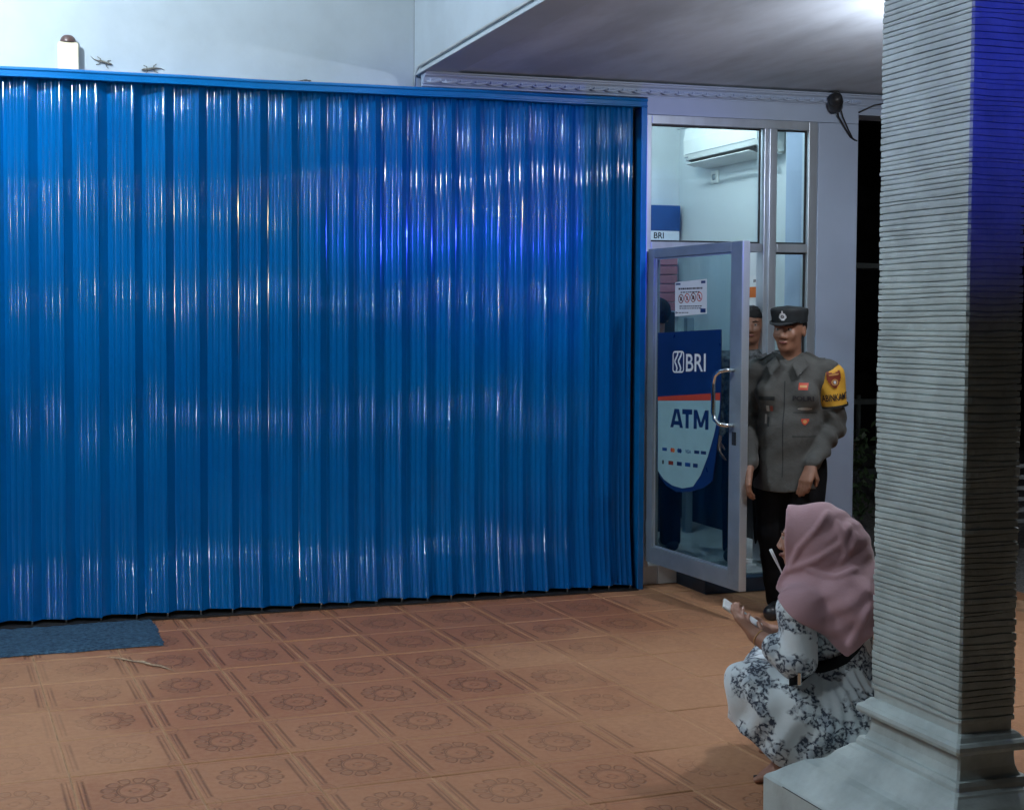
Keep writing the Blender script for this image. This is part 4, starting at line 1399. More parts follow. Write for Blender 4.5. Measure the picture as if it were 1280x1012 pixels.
# ------------------------------------------------------------------ police officer
TH = R(-47)
OX, OY = 4.035, -0.885
cop = thing('person', 'police officer in black cap and grey uniform with yellow armband holding the glass door', 'person', (OX, OY, 0.0), TH)
hc, hy = (-0.004, -0.022, 1.532), R(-8)
sL, eL, wL = (0.180, 0.018, 1.318), (0.218, 0.060, 1.040), (0.135, -0.120, 0.830)
sR, eR, wR = (-0.182, 0.012, 1.312), (-0.222, 0.010, 1.030), (-0.165, -0.175, 0.812)
F = Field((-0.40, -0.42, -0.01), (0.40, 0.30, 1.68), 0.0065)
P = head_prims(F, hc, hy, 0.98)
F.cap((0, 0.012, 1.36), (0, -0.004, 1.46), 0.056, 0.052, 0.03)
F.cap((0, 0.02, 1.24), (0, 0.01, 0.90), 0.125, 0.120, 0.03, sc=(0.8, 1.15, 1))
F.cap((-0.16, 0.015, 1.31), (0.16, 0.018, 1.315), 0.055, 0.055, 0.04)
for s_, e_, w_ in ((sL, eL, wL), (sR, eR, wR)):
    F.cap(s_, e_, 0.048, 0.038, 0.03)
    F.cap(e_, w_, 0.038, 0.026, 0.02)
legs = [((0.085, 0.01, 0.84), (0.10, -0.01, 0.46), (0.105, 0.03, 0.09)), ((-0.085, 0.01, 0.84), (-0.085, 0.02, 0.46), (-0.055, 0.10, 0.09))]
for h_, k_, a_ in legs:
    F.cap(h_, k_, 0.078, 0.052, 0.03)
    F.cap(k_, a_, 0.052, 0.036, 0.02)
    F.cap((a_[0], a_[1], 0.04), (a_[0] * 1.15, a_[1] - 0.14, 0.032), 0.034, 0.03, 0.02)
# left hand hangs relaxed in front of the hip; right hand closes on the door's edge
dL = (Vector(wL) - Vector(eL)).normalized()
hand_prims(F, Vector(wL), Vector(wL) + dL * 0.045, (dL.x * 0.3, dL.y * 0.35, -0.95), (0.80, -0.50, 0.05), (-0.35, 0.75, -0.1), 0.50, 1.12, thumb=-1)
HR = Vector((-0.158, -0.205, 0.765))
hand_prims(F, Vector(wR), HR, (-0.10, -0.22, -0.97), (0.50, -0.85, 0.10), (0.45, 0.75, 0.0), 0.62, 1.12, thumb=1)
V_, Q_ = F.mesh()
np_mesh('body', V_, Q_, M['skin'], cop, relax=1)
face_bits(cop, P, hy, 0.98)

# shirt: boxy, worn outside the trousers, long sleeves
F = Field((-0.40, -0.30, 0.60), (0.42, 0.30, 1.46), 0.007)
F.cap((0, 0.016, 1.25), (0, 0.0, 1.00), 0.134, 0.126, 0.03, sc=(0.80, 1.12, 1))
F.cap((0, 0.0, 1.02), (0.0, -0.004, 0.66), 0.127, 0.138, 0.03, sc=(0.80, 1.02, 1))
F.ell((0, -0.045, 0.98), (0.11, 0.085, 0.14), 0.05)
for sx_ in (-1, 1):
    F.ell((0.085 * sx_, -0.075, 1.20), (0.075, 0.05, 0.075), 0.05)
F.cap((-0.168, 0.014, 1.308), (0.168, 0.018, 1.313), 0.066, 0.066, 0.05)
F.cap((-0.07, 0.012, 1.355), (0.07, 0.014, 1.36), 0.052, 0.052, 0.05)
for s_, e_, w_ in ((sL, eL, wL), (sR, eR, wR)):
    F.cap(s_, e_, 0.066, 0.056, 0.018)
    w2 = Vector(e_) + (Vector(w_) - Vector(e_)) * 0.90
    F.cap(e_, w2, 0.056, 0.044, 0.018)
wrinkle(F, 0.0042, 27, 26, 1.0)
F.warp(lambda X, Y, Z: 0.008 * np.sin(Z * 55 + X * 40 + 3 * np.sin(Y * 25)) * np.clip((np.abs(X) - 0.15) / 0.04, 0, 1) * np.clip((1.2 - Z) / 0.1, 0, 1))
F.cut(lambda X, Y, Z: 0.700 + 0.012 * np.sin(X * 12 + Y * 9) - Z - 99 * (np.hypot(X, Y) > 9))
# open V collar
F.cap((0, -0.02, 1.46), (0, -0.145, 1.315), 0.052, 0.012, carve=True)
V_, Q_ = F.mesh()
shirt = np_mesh('shirt', V_, Q_, M['uniform'], cop, relax=1)
sb = bvh_of(shirt)
# collar leaves
for sx in (-1, 1):
    bm = bmesh.new()
    A = [(0.062 * sx, 0.055, 1.405), (0.072 * sx, 0.0, 1.405), (0.058 * sx, -0.055, 1.390), (0.030 * sx, -0.105, 1.352)]
    B = [(0.085 * sx, 0.075, 1.372), (0.104 * sx, 0.0, 1.368), (0.098 * sx, -0.075, 1.345), (0.062 * sx, -0.132, 1.296)]
    for off_ in (0, 1):
        va = [bm.verts.new(Vector(p) + Vector((0.004 * sx, -0.004, 0.004)) * off_) for p in A]
        vb = [bm.verts.new(Vector(p) + Vector((0.006 * sx, -0.006, 0.002)) * off_) for p in B]
        for k in range(3):
            bm.faces.new((va[k], va[k + 1], vb[k + 1], vb[k]))
    bmesh.ops.subdivide_edges(bm, edges=bm.edges[:], cuts=2, use_grid_fill=True)
    bm_obj('collar', bm, M['uniform'], shirt, True)
# shoulder tabs
for sx in (-1, 1):
    v, f = grid_geo(None, 0.10, 0.042, 6, 3)
    project('shoulder_tab', v, f, sb, (0.125 * sx, 0.01, 1.48), (1, 0, 0), (0, 1, 0), (0, 0, -1), M['cap_cloth'] if sx < 0 else M['uniform'], shirt, 0.005)
# trousers and shoes
F = Field((-0.28, -0.24, 0.03), (0.28, 0.22, 0.95), 0.008)
F.cap((-0.08, 0.0, 0.80), (0.08, 0.0, 0.80), 0.105, 0.105, 0.04)
for h_, k_, a_ in legs:
    F.cap(h_, k_, 0.102, 0.082, 0.03)
    F.cap(k_, (a_[0], a_[1], 0.07), 0.082, 0.072, 0.03)
wrinkle(F, 0.003, 24, 20, 2.0)
F.cut(lambda X, Y, Z: 0.045 - Z)
np_mesh('trousers', *F.mesh(), M['black_cloth'], cop, relax=1)
for h_, k_, a_ in legs:
    F = Field((a_[0] - .1, a_[1] - .27, -0.005), (a_[0] + .1, a_[1] + .12, 0.14), 0.007)
    F.cap((a_[0], a_[1] + 0.03, 0.045), (a_[0] * 1.2, a_[1] - 0.17, 0.036), 0.046, 0.042, 0.02)
    F.cut(lambda X, Y, Z: 0.001 - Z)
    np_mesh('shoe', *F.mesh(), M['black_plastic'], cop, relax=1)
# cap: soft crown, band, short visor, silver badge
CAPT = Matrix.Translation(Vector(hc)) @ Matrix.Rotation(hy, 4, 'Z') @ Matrix.Rotation(R(4), 4, 'X')
bm = bmesh.new()
rows = []
for (rx, ry, z, yo) in ((0.084, 0.102, 0.040, 0.008), (0.087, 0.105, 0.046, 0.008), (0.088, 0.106, 0.072, 0.008), (0.092, 0.110, 0.090, 0.006), (0.093, 0.111, 0.108, 0.004), (0.088, 0.106, 0.118, 0.004), (0.060, 0.075, 0.125, 0.006), (0.02, 0.025, 0.127, 0.008)):
    rows.append([bm.verts.new(CAPT @ Vector((rx * math.cos(a), yo + ry * math.sin(a), z + 0.006 * math.cos(a * 1 + 1.57) * (1 if z > .08 else 0)))) for a in np.linspace(0, 2 * PI, 33)[:-1]])
for a, b in zip(rows, rows[1:]):
    for k in range(32):
        bm.faces.new((a[k], a[(k + 1) % 32], b[(k + 1) % 32], b[k]))
bm.faces.new(rows[-1])
capm = bm_obj('cap', bm, M['cap_cloth'], cop, True)
bm = bmesh.new()
A_, B_ = [], []
for k in range(17):
    a = R(205 + k * 130 / 16)
    c_, s_ = math.cos(a), math.sin(a)
    ext = 0.048 * math.sin(PI * k / 16) ** 0.6
    A_.append((0.086 * c_, 0.008 + 0.104 * s_, 0.044))
    B_.append(((0.086 + ext * .55) * c_, 0.008 + (0.104 + ext) * s_, 0.046 - 0.012 * math.sin(PI * k / 16) + 0.008 * abs(c_)))
for dz_ in (0.0, 0.005):
    va = [bm.verts.new(CAPT @ Vector((x, y, z + dz_))) for x, y, z in A_]
    vb = [bm.verts.new(CAPT @ Vector((x, y, z + dz_))) for x, y, z in B_]
    for k in range(16):
        bm.faces.new((va[k], va[k + 1], vb[k + 1], vb[k]))
bm_obj('visor', bm, M['visor'], capm, True)
cb = bvh_of(capm)
fd = CAPT.to_3x3() @ Vector((0, 1, 0))
fx = CAPT.to_3x3() @ Vector((1, 0, 0))
fz = CAPT.to_3x3() @ Vector((0, 0, 1))
o_ = CAPT @ Vector((0.004, -0.25, 0.085))
v, f = grid_geo(lambda a, b: (a * a + (b + .2) ** 2 < 0.62) or (abs(a) < 0.22 and b > 0), 0.046, 0.050, 12, 12)
project('cap_badge', v, f, cb, o_, fx, fz, fd, M['silver_thread'], capm, 0.003)
v, f = grid_geo(lambda a, b: 0.18 < a * a + b * b < 0.55, 0.022, 0.022, 10, 10)
project('cap_badge_ring', v, f, cb, o_ - fz * 0.005, fx, fz, fd, M['cap_cloth'], capm, 0.0045)
# hair showing under the cap at the sides and back
F = Field((-0.14, -0.16, 1.40), (0.14, 0.12, 1.66), 0.006)
a_, b_ = rot2(0, 0.022, hy)
F.ell((hc[0] + a_, hc[1] + b_, hc[2] + 0.03), (0.080, 0.094, 0.088), 0.0, hy)
fr_ = rot2(0, -1, hy)
F.cut(lambda X, Y, Z: (X - hc[0]) * fr_[0] + (Y - hc[1]) * fr_[1] - 0.012)
F.cut(lambda X, Y, Z: (hc[2] - 0.022) - Z)
np_mesh('hair', *F.mesh(), M['hair'], cop, relax=1)

# insignia laid on the shirt front
FR, FX, FZ = (0, 1, 0), (1, 0, 0), (0, 0, 1)
def on_shirt(name, v, f, x, z, mat, off=0.003):
    return project(name, v, f, sb, (x, -0.45, z), FX, FZ, FR, mat, shirt, off)
v, f = text_geo('POLRI', 0.026, 0.03)
on_shirt('lettering', v * [1.2, 1], f, 0.092, 1.182, M['ink'])
v, f = grid_geo(lambda a, b: abs(a) < 1, 0.085, 0.020, 8, 3)
on_shirt('name_tape', v, f, -0.092, 1.178, M['cap_cloth'])
for (x, z, w, h, mt, fn) in ((0.092, 1.245, 0.046, 0.036, 'red_print', lambda a, b: abs(a) < 1.1 - b * .2), (0.092, 1.245, 0.034, 0.012, 'gold_thread', None),
                             (0.098, 1.128, 0.066, 0.014, 'grey_thread', lambda a, b: abs(b) < 1 - a * a * .6), (0.100, 1.058, 0.034, 0.036, 'red_print', lambda a, b: b > abs(a) * 1.2 - 0.9),
                             (0.100, 1.062, 0.016, 0.018, 'gold_thread', lambda a, b: a * a + b * b < 1),
                             (-0.088, 1.125, 0.016, 0.030, 'grey_thread', None), (-0.068, 1.125, 0.014, 0.028, 'maroon', None), (-0.10, 1.068, 0.012, 0.050, 'grey_thread', None), (-0.085, 1.055, 0.010, 0.05, 'cap_cloth', None)):
    v, f = grid_geo(fn, w, h, 8, 8)
    on_shirt('insignia', v, f, x, z, M[mt], 0.003 if mt != 'gold_thread' else 0.0045)
# pocket flap edges
for (z, w, h) in ((1.108, 0.105, 0.004), (0.985, 0.105, 0.003)):
    v, f = grid_geo(None, w, h, 10, 1)
    on_shirt('pocket_seam', v, f, 0.095, z, M['cap_cloth'], 0.002)
v, f = grid_geo(None, 0.005, 0.50, 1, 30)
on_shirt('placket', v, f, -0.004, 1.02, M['cap_cloth'], 0.0012)
v, f = grid_geo(lambda a, b: a * a + b * b < 1, 0.036, 0.036, 10, 10)
on_shirt('pin_backing', v, f, 0.070, 1.318, M['cap_cloth'], 0.030)
v, f = grid_geo(None, 0.018, 0.013, 3, 3)
on_shirt('pin', v, f, 0.070, 1.318, M['white_print'], 0.034)

# yellow armband on the left upper arm
A3, B3 = Vector(sL) + Vector((0.006, 0.0, 0.030)), Vector(eL)
axis = (B3 - A3).normalized()
Larm = (B3 - A3).length
e1 = Vector((1, 0, 0)) - axis * axis.x
e1.normalize()
e2 = axis.cross(e1)
def arm_pt(ang, t, off=0.0):
    r = 0.0755 - 0.006 * t + off
    if t < 0.12:
        r *= 1 - 0.25 * ((0.12 - t) / 0.12) ** 2
    return A3 + axis * (Larm * t) + (e1 * math.cos(ang) + e2 * math.sin(ang)) * r
bm = bmesh.new()
rows = []
ts = np.linspace(-0.05, 0.66, 12)
for t in ts:
    rows.append([bm.verts.new(arm_pt(a, t, 0.002 * math.sin(a * 3 + t * 9))) for a in np.linspace(0, 2 * PI, 41)[:-1]])
for a, b in zip(rows, rows[1:]):
    for k in range(40):
        bm.faces.new((a[k], a[(k + 1) % 40], b[(k + 1) % 40], b[k]))
band = bm_obj('armband', bm, M['yellow_cloth'], shirt, True)
for t0, t1 in ((-0.065, -0.03), (0.645, 0.685)):
    bm = bmesh.new()
    rows = [[bm.verts.new(arm_pt(a, t, 0.0045)) for a in np.linspace(0, 2 * PI, 41)[:-1]] for t in (t0, t1)]
    for k in range(40):
        bm.faces.new((rows[0][k], rows[0][(k + 1) % 40], rows[1][(k + 1) % 40], rows[1][k]))
    bm_obj('binding', bm, M['cap_cloth'], band, True)
# the side of the arm that looks at the street: angle of the local -Y / +X quarter
view = Vector((0.20, -0.98, 0)).normalized()
AC = math.atan2(view.dot(e2), view.dot(e1))
sgn = 1.0 if (e1 * -math.sin(AC) + e2 * math.cos(AC)).dot(Vector((0.98, 0.2, 0))) > 0 else -1.0
def arm_map(tc, dang, off):
    return lambda a, b: arm_pt(AC + sgn * (dang + a / 0.08), tc - b / Larm, off)
v, f = text_geo('ABINKAMT', 0.036, 0.02)
v = v * [0.150 / (v[:, 0].max() - v[:, 0].min()), 1]
flat_print('lettering', v, f, arm_map(0.50, 0.25, 0.0065), M['ink'], band)
v, f = grid_geo(lambda a, b: abs(a) < (1.0 if b > 0.1 else 1.0 - (0.1 - b) ** 1.3 * .72) and b < 0.9 - 0.12 * math.cos(a * 3), 0.074, 0.088, 16, 16)
flat_print('crest', v, f, arm_map(0.20, 0.28, 0.0065), M['maroon'], band)
v, f = grid_geo(lambda a, b: 0.35 < a * a + b * b < 1, 0.034, 0.034, 12, 12)
v = v - [0, 0.014]
flat_print('crest_wreath', v, f, arm_map(0.20, 0.28, 0.0080), M['gold_thread'], band)
v, f = grid_geo(lambda a, b: a * a + b * b < 1, 0.012, 0.016, 8, 8)
v = v - [0, 0.014]
flat_print('crest_centre', v, f, arm_map(0.20, 0.28, 0.0085), M['silver_thread'], band)
# plain bar where the crest's tiny scroll is unreadable
v, f = grid_geo(lambda a, b: abs(b) < 1, 0.050, 0.008, 8, 2)
v = v + [0, 0.026]
flat_print('crest_scroll', v, f, arm_map(0.20, 0.28, 0.0080), M['gold_thread'], band)

# ------------------------------------------------------------------ two men inside the booth
def inside_man(label, loc, rz, h, top_mat, with_jacket_light, head_yaw, cap_hair=0.0):
    s = h / 1.66
    t = thing('person', label, 'person', loc, rz)
    hc = (0, -0.015, 1.535)
    F = Field((-0.36, -0.26, -0.01), (0.36, 0.26, 1.70), 0.008)
    P = head_prims(F, hc, head_yaw, 0.98)
    F.cap((0, 0.012, 1.36), (0, -0.004, 1.46), 0.054, 0.050, 0.03)
    F.cap((0, 0.02, 1.24), (0, 0.01, 0.90), 0.12, 0.115, 0.03, sc=(0.8, 1.15, 1))
    F.cap((-0.15, 0.015, 1.31), (0.15, 0.015, 1.31), 0.05, 0.05, 0.04)
    arms = []
    for sx in (-1, 1):
        s_, e_, w_ = (0.185 * sx, 0.015, 1.31), (0.225 * sx, 0.03, 1.03), (0.20 * sx, -0.08, 0.80)
        arms.append((s_, e_, w_))
        F.cap(s_, e_, 0.046, 0.038, 0.03)
        F.cap(e_, w_, 0.037, 0.026, 0.02)
        d = (Vector(w_) - Vector(e_)).normalized()
        hand_prims(F, w_, Vector(w_) + d * 0.045, d, (0, -1, 0.2), (-sx, 0, 0), 0.4, 1.0, thumb=1)
    lg = []
    for sx in (-1, 1):
        h_, k_, a_ = (0.085 * sx, 0.01, 0.84), (0.095 * sx, -0.01, 0.46), (0.10 * sx, 0.02, 0.09)
        lg.append((h_, k_, a_))
        F.cap(h_, k_, 0.076, 0.05, 0.03)
        F.cap(k_, a_, 0.05, 0.036, 0.02)
        F.cap((a_[0], a_[1], 0.04), (a_[0] * 1.1, a_[1] - 0.13, 0.03), 0.034, 0.028, 0.02)
    np_mesh('body', *F.mesh(), M['skin'], t, relax=1)
    face_bits(t, P, head_yaw, 0.98)
    F = Field((-0.38, -0.28, 0.70), (0.38, 0.28, 1.46), 0.009)
    F.cap((0, 0.016, 1.25), (0, 0.0, 0.86), 0.142, 0.146, 0.03, sc=(0.80, 1.10, 1))
    F.cap((-0.165, 0.014, 1.305), (0.165, 0.014, 1.305), 0.064, 0.064, 0.05)
    for s_, e_, w_ in arms:
        F.cap(s_, e_, 0.066, 0.056, 0.02)
        F.cap(e_, Vector(e_) + (Vector(w_) - Vector(e_)) * .85, 0.056, 0.042, 0.02)
    wrinkle(F, 0.003, 28, 24, 3.0)
    F.cut(lambda X, Y, Z: 0.76 - Z)
    np_mesh('jacket', *F.mesh(), top_mat, t, relax=1)
    F = Field((-0.28, -0.22, 0.03), (0.28, 0.22, 0.95), 0.010)
    F.cap((-0.08, 0.0, 0.80), (0.08, 0.0, 0.80), 0.10, 0.10, 0.04)
    for h_, k_, a_ in lg:
        F.cap(h_, k_, 0.098, 0.078, 0.03)
        F.cap(k_, (a_[0], a_[1], 0.07), 0.078, 0.066, 0.03)
    F.cut(lambda X, Y, Z: 0.04 - Z)
    np_mesh('trousers', *F.mesh(), M['black_cloth'], t, relax=1)
    for h_, k_, a_ in lg:
        F = Field((a_[0] - .1, a_[1] - .27, -0.005), (a_[0] + .1, a_[1] + .12, 0.14), 0.009)
        F.cap((a_[0], a_[1] + 0.03, 0.045), (a_[0] * 1.2, a_[1] - 0.16, 0.036), 0.045, 0.040, 0.02)
        F.cut(lambda X, Y, Z: 0.001 - Z)
        np_mesh('shoe', *F.mesh(), M['black_plastic'], t, relax=1)
    F = Field((-0.14, -0.16, 1.40), (0.14, 0.14, 1.70), 0.007)
    a_, b_ = rot2(0, 0.018, head_yaw)
    F.ell((hc[0] + a_, hc[1] + b_, hc[2] + 0.042), (0.084, 0.100, 0.093), 0.0, head_yaw)
    fr_ = rot2(0, -1, head_yaw)
    F.cut(lambda X, Y, Z: np.minimum((X - hc[0]) * fr_[0] + (Y - hc[1]) * fr_[1] - 0.015, hc[2] + 0.052 - Z))
    F.cut(lambda X, Y, Z: (hc[2] - 0.045) - Z)
    F.warp(lambda X, Y, Z: 0.003 * np.sin(X * 90 + 4 * np.sin(Z * 40)) * np.sin(Y * 85 + Z * 30))
    np_mesh('hair', *F.mesh(), M['hair'], t, relax=0)
    t.scale = (s, s, s)
    return t
inside_man('man with black hair and grey jacket peering out behind the door stile', (4.43, 0.10, 0.121), R(-32), 1.545, M['camo'], True, R(-4))
inside_man('man with black hair turned away inside the booth behind the blue sign', (4.02, 0.52, 0.121), R(172), 1.60, M['black_cloth'], False, R(10))

# ------------------------------------------------------------------ squatting woman (local x = along her profile, front is -x and a little +y)
wo = thing('person', 'woman in mauve headscarf and white flowered dress squatting beside the column with a phone', 'person', (2.745, -2.874, 0.0), math.atan2(-0.574, 0.819))
FW = Vector((-0.905, 0.425, 0))
LW = Vector((-0.425, -0.905, 0))
FH = Vector((-0.985, 0.174, 0))          # the head is turned a little more into profile
hC = Vector((0.040, 0.0, 0.820))
yaw_w = math.atan2(FH.x, -FH.y)      # turns local -Y onto FH
shl, ell_, wrl = Vector((-0.020, -0.150, 0.592)), Vector((-0.020, -0.205, 0.430)), Vector((-0.158, -0.135, 0.492))
shr, elr, wrr = Vector((0.115, 0.150, 0.592)), Vector((0.02, 0.19, 0.43)), Vector((-0.105, 0.06, 0.462))
F = Field((-0.36, -0.32, -0.005), (0.34, 0.36, 1.0), 0.0055)
hH = hC + FH * 0.032 + Vector((0, 0, -0.006))
Pw = head_prims(F, hH, yaw_w, 0.92)
F.cap((0.07, 0.0, 0.66), hC - Vector((0, 0, 0.06)), 0.05, 0.048, 0.03)
F.cap((0.13, 0.0, 0.22), (0.075, 0.0, 0.58), 0.115, 0.10, 0.04)
F.cap(shl, shr, 0.05, 0.05, 0.03)
for s_, e_, w_ in ((shl, ell_, wrl), (shr, elr, wrr)):
    F.cap(s_, e_, 0.044, 0.036, 0.02)
    F.cap(e_, w_, 0.042, 0.027, 0.02)
lgs = [((0.08, -0.09, 0.19), (-0.165, -0.075, 0.315), (-0.030, -0.135, 0.075), (-0.135, -0.182, 0.028)), ((0.13, 0.10, 0.19), (-0.11, 0.19, 0.315), (0.0, 0.10, 0.075), (-0.12, 0.13, 0.028))]
for h_, k_, a_, toe in lgs:
    F.cap(h_, k_, 0.085, 0.056, 0.03)
    F.cap(k_, a_, 0.052, 0.032, 0.02)
    a3, t3 = Vector(a_), Vector(toe)
    hd_ = (t3 - a3)
    hd_.z = 0
    hd_.normalize()
    sd_ = Vector((-hd_.y, hd_.x, 0))
    F.cap(a3 - hd_ * 0.025 + Vector((0, 0, -0.045)), a3 + hd_ * 0.055 + Vector((0, 0, -0.042)), 0.030, 0.031, 0.02)
    for q, ln in enumerate((0.026, 0.024, 0.020, 0.015, 0.010)):
        c_ = a3 + hd_ * (0.108 - q * 0.006) + sd_ * (0.026 - q * 0.014)
        c_.z = 0.017
        b0 = a3 + hd_ * 0.05 + sd_ * (0.016 - q * 0.009)
        b0.z = 0.034
        F.cap(b0, c_, 0.020, 0.0125, 0.012)
        e0 = c_ + hd_ * (ln + 0.006)
        e0.z = 0.012
        F.cap(c_, e0, 0.0105 if q else 0.013, 0.0085 if q else 0.0115, 0.003)
# left hand under the phone, right hand at its near end
PH = Vector((-0.206, -0.066, 0.543))
pa = (Vector((0.138, 0.020, -0.092))).normalized()          # long axis of the phone
pn = (Vector((0.35, -0.10, 0.55))).normalized()
pn = (pn - pa * pn.dot(pa)).normalized()                    # back of the phone looks up towards her
pb = pa.cross(pn)
palm = Vector((-0.205, -0.125, 0.508))
hand_prims(F, wrl, Vector((-0.172, -0.126, 0.508)), (-0.62, 0.10, 0.55), pa, (0.35, 0.85, 0.25), 0.92, 1.0, thumb=-1)
hand_prims(F, wrr, Vector((-0.130, 0.02, 0.472)), (-0.6, -0.55, 0.25), (0.5, -0.3, -0.7), (-0.1, -0.8, 0.5), 0.55, 0.9, thumb=1)
np_mesh('body', *F.mesh(), M['skin_light'], wo, relax=1)
face_bits(wo, Pw, yaw_w, 0.92)

# dress: bodice, three-quarter sleeves, skirt stretched over hips and knees
F = Field((-0.36, -0.36, 0.02), (0.40, 0.38, 0.76), 0.0055)
F.ell((0.115, -0.01, 0.205), (0.175, 0.215, 0.175), 0.05)
F.cap((0.10, -0.105, 0.215), (-0.172, -0.080, 0.300), 0.135, 0.080, 0.05)
F.cap((0.14, 0.12, 0.215), (-0.11, 0.20, 0.300), 0.135, 0.080, 0.05)
F.cap((-0.172, -0.06, 0.300), (-0.115, 0.19, 0.300), 0.072, 0.072, 0.06)
F.cap((-0.178, -0.09, 0.290), (-0.178, -0.115, 0.155), 0.078, 0.064, 0.04)
F.cap((-0.110, -0.12, 0.26), (-0.090, -0.145, 0.12), 0.100, 0.095, 0.05)
F.cap((0.0, -0.12, 0.22), (0.02, -0.13, 0.10), 0.135, 0.120, 0.06)
F.cap((-0.11, 0.19, 0.29), (-0.10, 0.18, 0.15), 0.080, 0.070, 0.05)
F.cap((0.05, 0.12, 0.22), (0.06, 0.12, 0.10), 0.13, 0.12, 0.06)
F.cap((0.135, 0.0, 0.28), (0.085, 0.0, 0.54), 0.130, 0.122, 0.06)
F.ell((0.02, 0.01, 0.50), (0.10, 0.13, 0.09), 0.05)
F.cap(shl, shr, 0.070, 0.070, 0.05)
for s_, e_, w_ in ((shl, ell_, wrl), (shr, elr, wrr)):
    F.cap(s_, e_, 0.068, 0.058, 0.025)
    F.cap(e_, e_ + (w_ - e_) * 0.48, 0.058, 0.050, 0.015)
cxw, cyw = 0.02, -0.02
def skirt_folds(X, Y, Z):
    an = np.arctan2(Y - cyw, X - cxw)
    low = np.clip((0.34 - Z) / 0.2, 0, 1)
    back = np.clip((X - 0.02) / 0.15, 0, 1) * np.clip((0.42 - Z) / 0.08, 0, 1)
    return (0.0085 * low * np.sin(an * 11 + 2.2 * np.sin(Z * 15) + X * 9) + 0.0045 * back * np.sin(an * 40)
            + 0.0050 * np.sin(X * 38 + Z * 30 + 2.5 * np.sin(Y * 20)) * np.clip((0.62 - Z) / 0.1, 0, 1))
F.warp(skirt_folds)
F.cut(lambda X, Y, Z: np.maximum(0.062 + 0.012 * np.sin(X * 25), 0.072 + (-0.046 - X) * 0.50 + 0.012 * np.sin(X * 38 + Y * 20)) - Z)
# hollow under the hem so the feet show
F.cap((-0.12, -0.15, 0.02), (-0.05, -0.15, 0.02), 0.06, 0.05, carve=True)
dress = np_mesh('dress', *F.mesh(), M['dress'], wo, relax=1)
db = bvh_of(dress)

# headscarf
def scarf(chains):
    F = Field((-0.18, -0.34, 0.38), (0.42, 0.34, 1.0), 0.005)
    F.ell(hC + Vector((0.012, 0, 0.008)), (0.112, 0.104, 0.124), 0.0)
    F.cap(hC + Vector((0, 0, 0.004)), hC + FH * 0.075 + Vector((0, 0, 0.008)), 0.110, 0.102, 0.02)
    F.cap(hC + Vector((0, 0, 0.03)), hC + FH * 0.095 + Vector((0, 0, 0.065)), 0.075, 0.048, 0.02)
    F.ell(hC + Vector((0.088, -0.01, -0.020)), (0.090, 0.095, 0.095), 0.05)
    F.cap((0.075, 0.0, 0.735), (0.110, 0.0, 0.600), 0.125, 0.175, 0.05)
    F.cap((0.02, 0.01, 0.72), (-0.030, 0.02, 0.63), 0.080, 0.090, 0.05)
    F.cap(shl + Vector((0.02, 0.0, 0.0)), shr, 0.094, 0.094, 0.06)
    F.ell((0.155, -0.02, 0.585), (0.12, 0.19, 0.19), 0.05)
    F.cap((0.15, -0.12, 0.60), (0.16, -0.13, 0.46), 0.10, 0.09, 0.05)
    F.warp(lambda X, Y, Z: 0.0055 * np.sin((Z + 0.75 * X) * 52 + 2.4 * np.sin(Y * 14 + X * 9)) * np.clip((0.74 - Z) / 0.1, 0, 1) + 0.0022 * np.sin((Z - 0.6 * X) * 95 + 2 * np.sin(Y * 20)) * np.clip((X - 0.0) / 0.08, 0, 1))
    for ch, r_ in chains:
        for a, b in zip(ch, ch[1:]):
            F.cap(a, b, r_, r_, 0.012)
    # face opening
    F.cut(lambda X, Y, Z: (X - hC.x) * FH.x + (Y - hC.y) * FH.y - (0.094 + 0.16 * np.clip(Z - 0.88, 0, 1) + 0.4 * np.clip(0.735 - Z, 0, 0.3)))
    F.ell(hC + FH * 0.105 + Vector((0, 0, -0.012)), (0.073, 0.062, 0.086), 0, math.atan2(FH.x, -FH.y), carve=True)
    F.cut(lambda X, Y, Z: np.maximum(0.640 - 0.74 * (X + 0.10), 0.464 + 0.85 * (X - 0.138)) + 0.006 * np.sin(X * 40) - Z)
    return F.mesh()
V0, Q0 = scarf([])
tmp = np_mesh('tmp_scarf', V0, Q0, None, None, relax=1)
tb_ = bvh_of(tmp)
bpy.data.objects.remove(tmp)
def surf(u, z, lift=-0.0045):
    h = tb_.ray_cast(Vector((u, -0.8, z)), Vector((0, 1, 0)))
    return (h[0] + Vector((0, -lift, 0))) if h[0] is not None else None
def chain(pts, n=7):
    out = []
    for (a, b) in zip(pts, pts[1:]):
        for k in range(n):
            t = k / n
            p = surf(a[0] + (b[0] - a[0]) * t, a[1] + (b[1] - a[1]) * t)
            if p is not None:
                out.append(p)
    return out
chains = [(chain([(0.072, 0.925), (0.039, 0.875), (-0.017, 0.803), (-0.047, 0.728)]), 0.0065),
          (chain([(0.140, 0.882), (0.117, 0.826), (0.036, 0.766), (-0.055, 0.714), (-0.09, 0.66)]), 0.0085),
          (chain([(0.160, 0.858), (0.152, 0.815), (0.108, 0.757)]), 0.006),
          (chain([(0.012, 0.731), (0.06, 0.715), (0.101, 0.716), (0.172, 0.750)]), 0.006),
          (chain([(0.205, 0.64), (0.17, 0.56), (0.142, 0.49)]), 0.010),
          (chain([(0.130, 0.80), (0.115, 0.86), (0.10, 0.90)]), 0.005)]
V0, Q0 = scarf(chains)
np_mesh('headscarf', V0, Q0, M['hijab'], wo, relax=2)

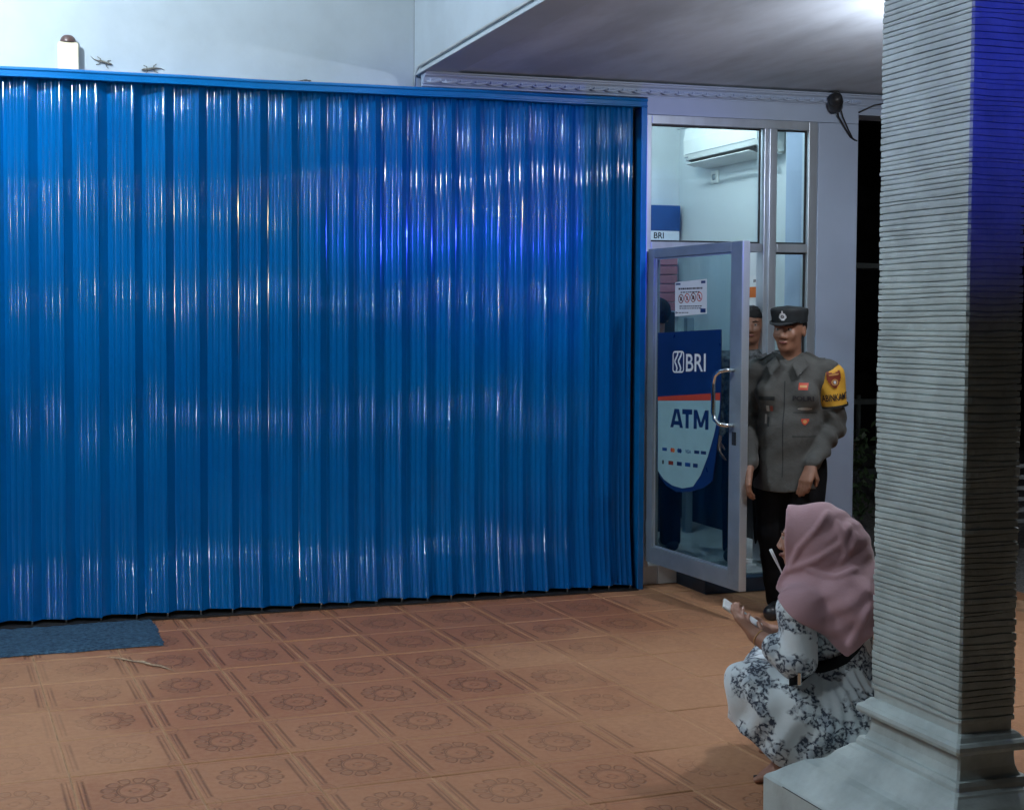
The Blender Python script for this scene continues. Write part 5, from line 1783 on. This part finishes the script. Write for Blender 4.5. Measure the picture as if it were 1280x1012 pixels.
# dark strap of a waist bag round her back
pts = []
for (u, z) in ((-0.045, 0.372), (-0.012, 0.388), (0.03, 0.394), (0.07, 0.404), (0.105, 0.420), (0.14, 0.442), (0.175, 0.476), (0.205, 0.512), (0.225, 0.545)):
    h = db.ray_cast(Vector((u, -0.8, z)), Vector((0, 1, 0)))
    if h[0] is not None:
        pts.append(h[0] + Vector((0, -0.010, 0)))
bm = bmesh.new()
rows = []
for p in pts:
    rows.append([bm.verts.new(p + Vector((0, y, z))) for y, z in ((-0.004, -0.020), (-0.008, 0.0), (-0.004, 0.020), (0.012, 0.019), (0.012, -0.019))])
for a, b in zip(rows, rows[1:]):
    for k in range(5):
        bm.faces.new((a[k], a[(k + 1) % 5], b[(k + 1) % 5], b[k]))
bm.faces.new(rows[0])
bm.faces.new(rows[-1][::-1])
strap = bm_obj('bag_strap', bm, M['black_cloth'], wo, True)
box('buckle', -0.006, 0.006, -0.012, 0.008, -0.022, 0.022, M['chrome'], strap, bev=0.002, loc=pts[1])
# bracelet on the left wrist
ax_ = (wrl - ell_).normalized()
s1 = ax_.cross(Vector((0, 0, 1))).normalized()
s2 = ax_.cross(s1)
bc = wrl - ax_ * 0.012
tube('bracelet', [bc + (s1 * math.cos(a) + s2 * math.sin(a)) * 0.0285 for a in np.linspace(0, 2 * PI, 21)], 0.0022, M['gold_thread'], wo, 6)
# sandals
for h_, k_, a_, toe in lgs:
    a3, t3 = Vector(a_), Vector(toe)
    d = t3 - a3
    ang = math.atan2(d.y, d.x)
    bm = bmesh.new()
    prism(bm, [(a * 0.86, b * 0.80) for a, b in [(-0.062, -0.026), (-0.03, -0.034), (0.05, -0.036), (0.11, -0.044), (0.150, -0.034), (0.160, 0.0), (0.150, 0.034), (0.11, 0.044), (0.05, 0.036), (-0.03, 0.034), (-0.062, 0.026), (-0.07, 0)]], 0.0085,
          lambda a, b, c: (a, b, c - 0.0045))
    s_ = bm_obj('sandal', bm, M['black_rubber'], wo, False, loc=(a3.x, a3.y, 0.005), rot=(0, 0, ang))

# thin pale stick tucked into the scarf in front of her chin
bm = bmesh.new()
add_tube(bm, [(-0.118, 0.075, 0.762), (-0.104, 0.077, 0.732), (-0.084, 0.080, 0.690), (-0.050, 0.088, 0.615)], [0.0058, 0.0055, 0.0028, 0.0026], 8)
st_ = bm_obj('pale_stick', bm, M['white_print'], None, True)
st_.location = wo.location
st_.rotation_euler = wo.rotation_euler
tag(st_, 'thin pale stick tucked upright before the squatting woman\'s chin', 'stick')

# phone in her hands
ph = thing('mobile_phone', 'white mobile phone held up in the squatting woman\'s hands', 'mobile phone')
mw = Matrix.Translation((2.745, -2.874, 0.0)) @ Matrix.Rotation(math.atan2(-0.574, 0.819), 4, 'Z')
basis = Matrix((pa, pb, pn)).transposed().to_4x4()
ph.matrix_world = mw @ Matrix.Translation(PH) @ basis
bm = bmesh.new()
add_box(bm, -0.080, 0.080, -0.038, 0.038, -0.0045, 0.0045, 0.004, 2)
bm_obj('case', bm, M['white_plastic'], ph)
box('screen', -0.074, 0.074, -0.034, 0.034, 0.0046, 0.0050, M['paper'], ph)
box('camera_bump', -0.072, -0.045, 0.006, 0.032, -0.0065, -0.0046, M['black_plastic'], ph, bev=0.001)

bpy.context.view_layer.update()
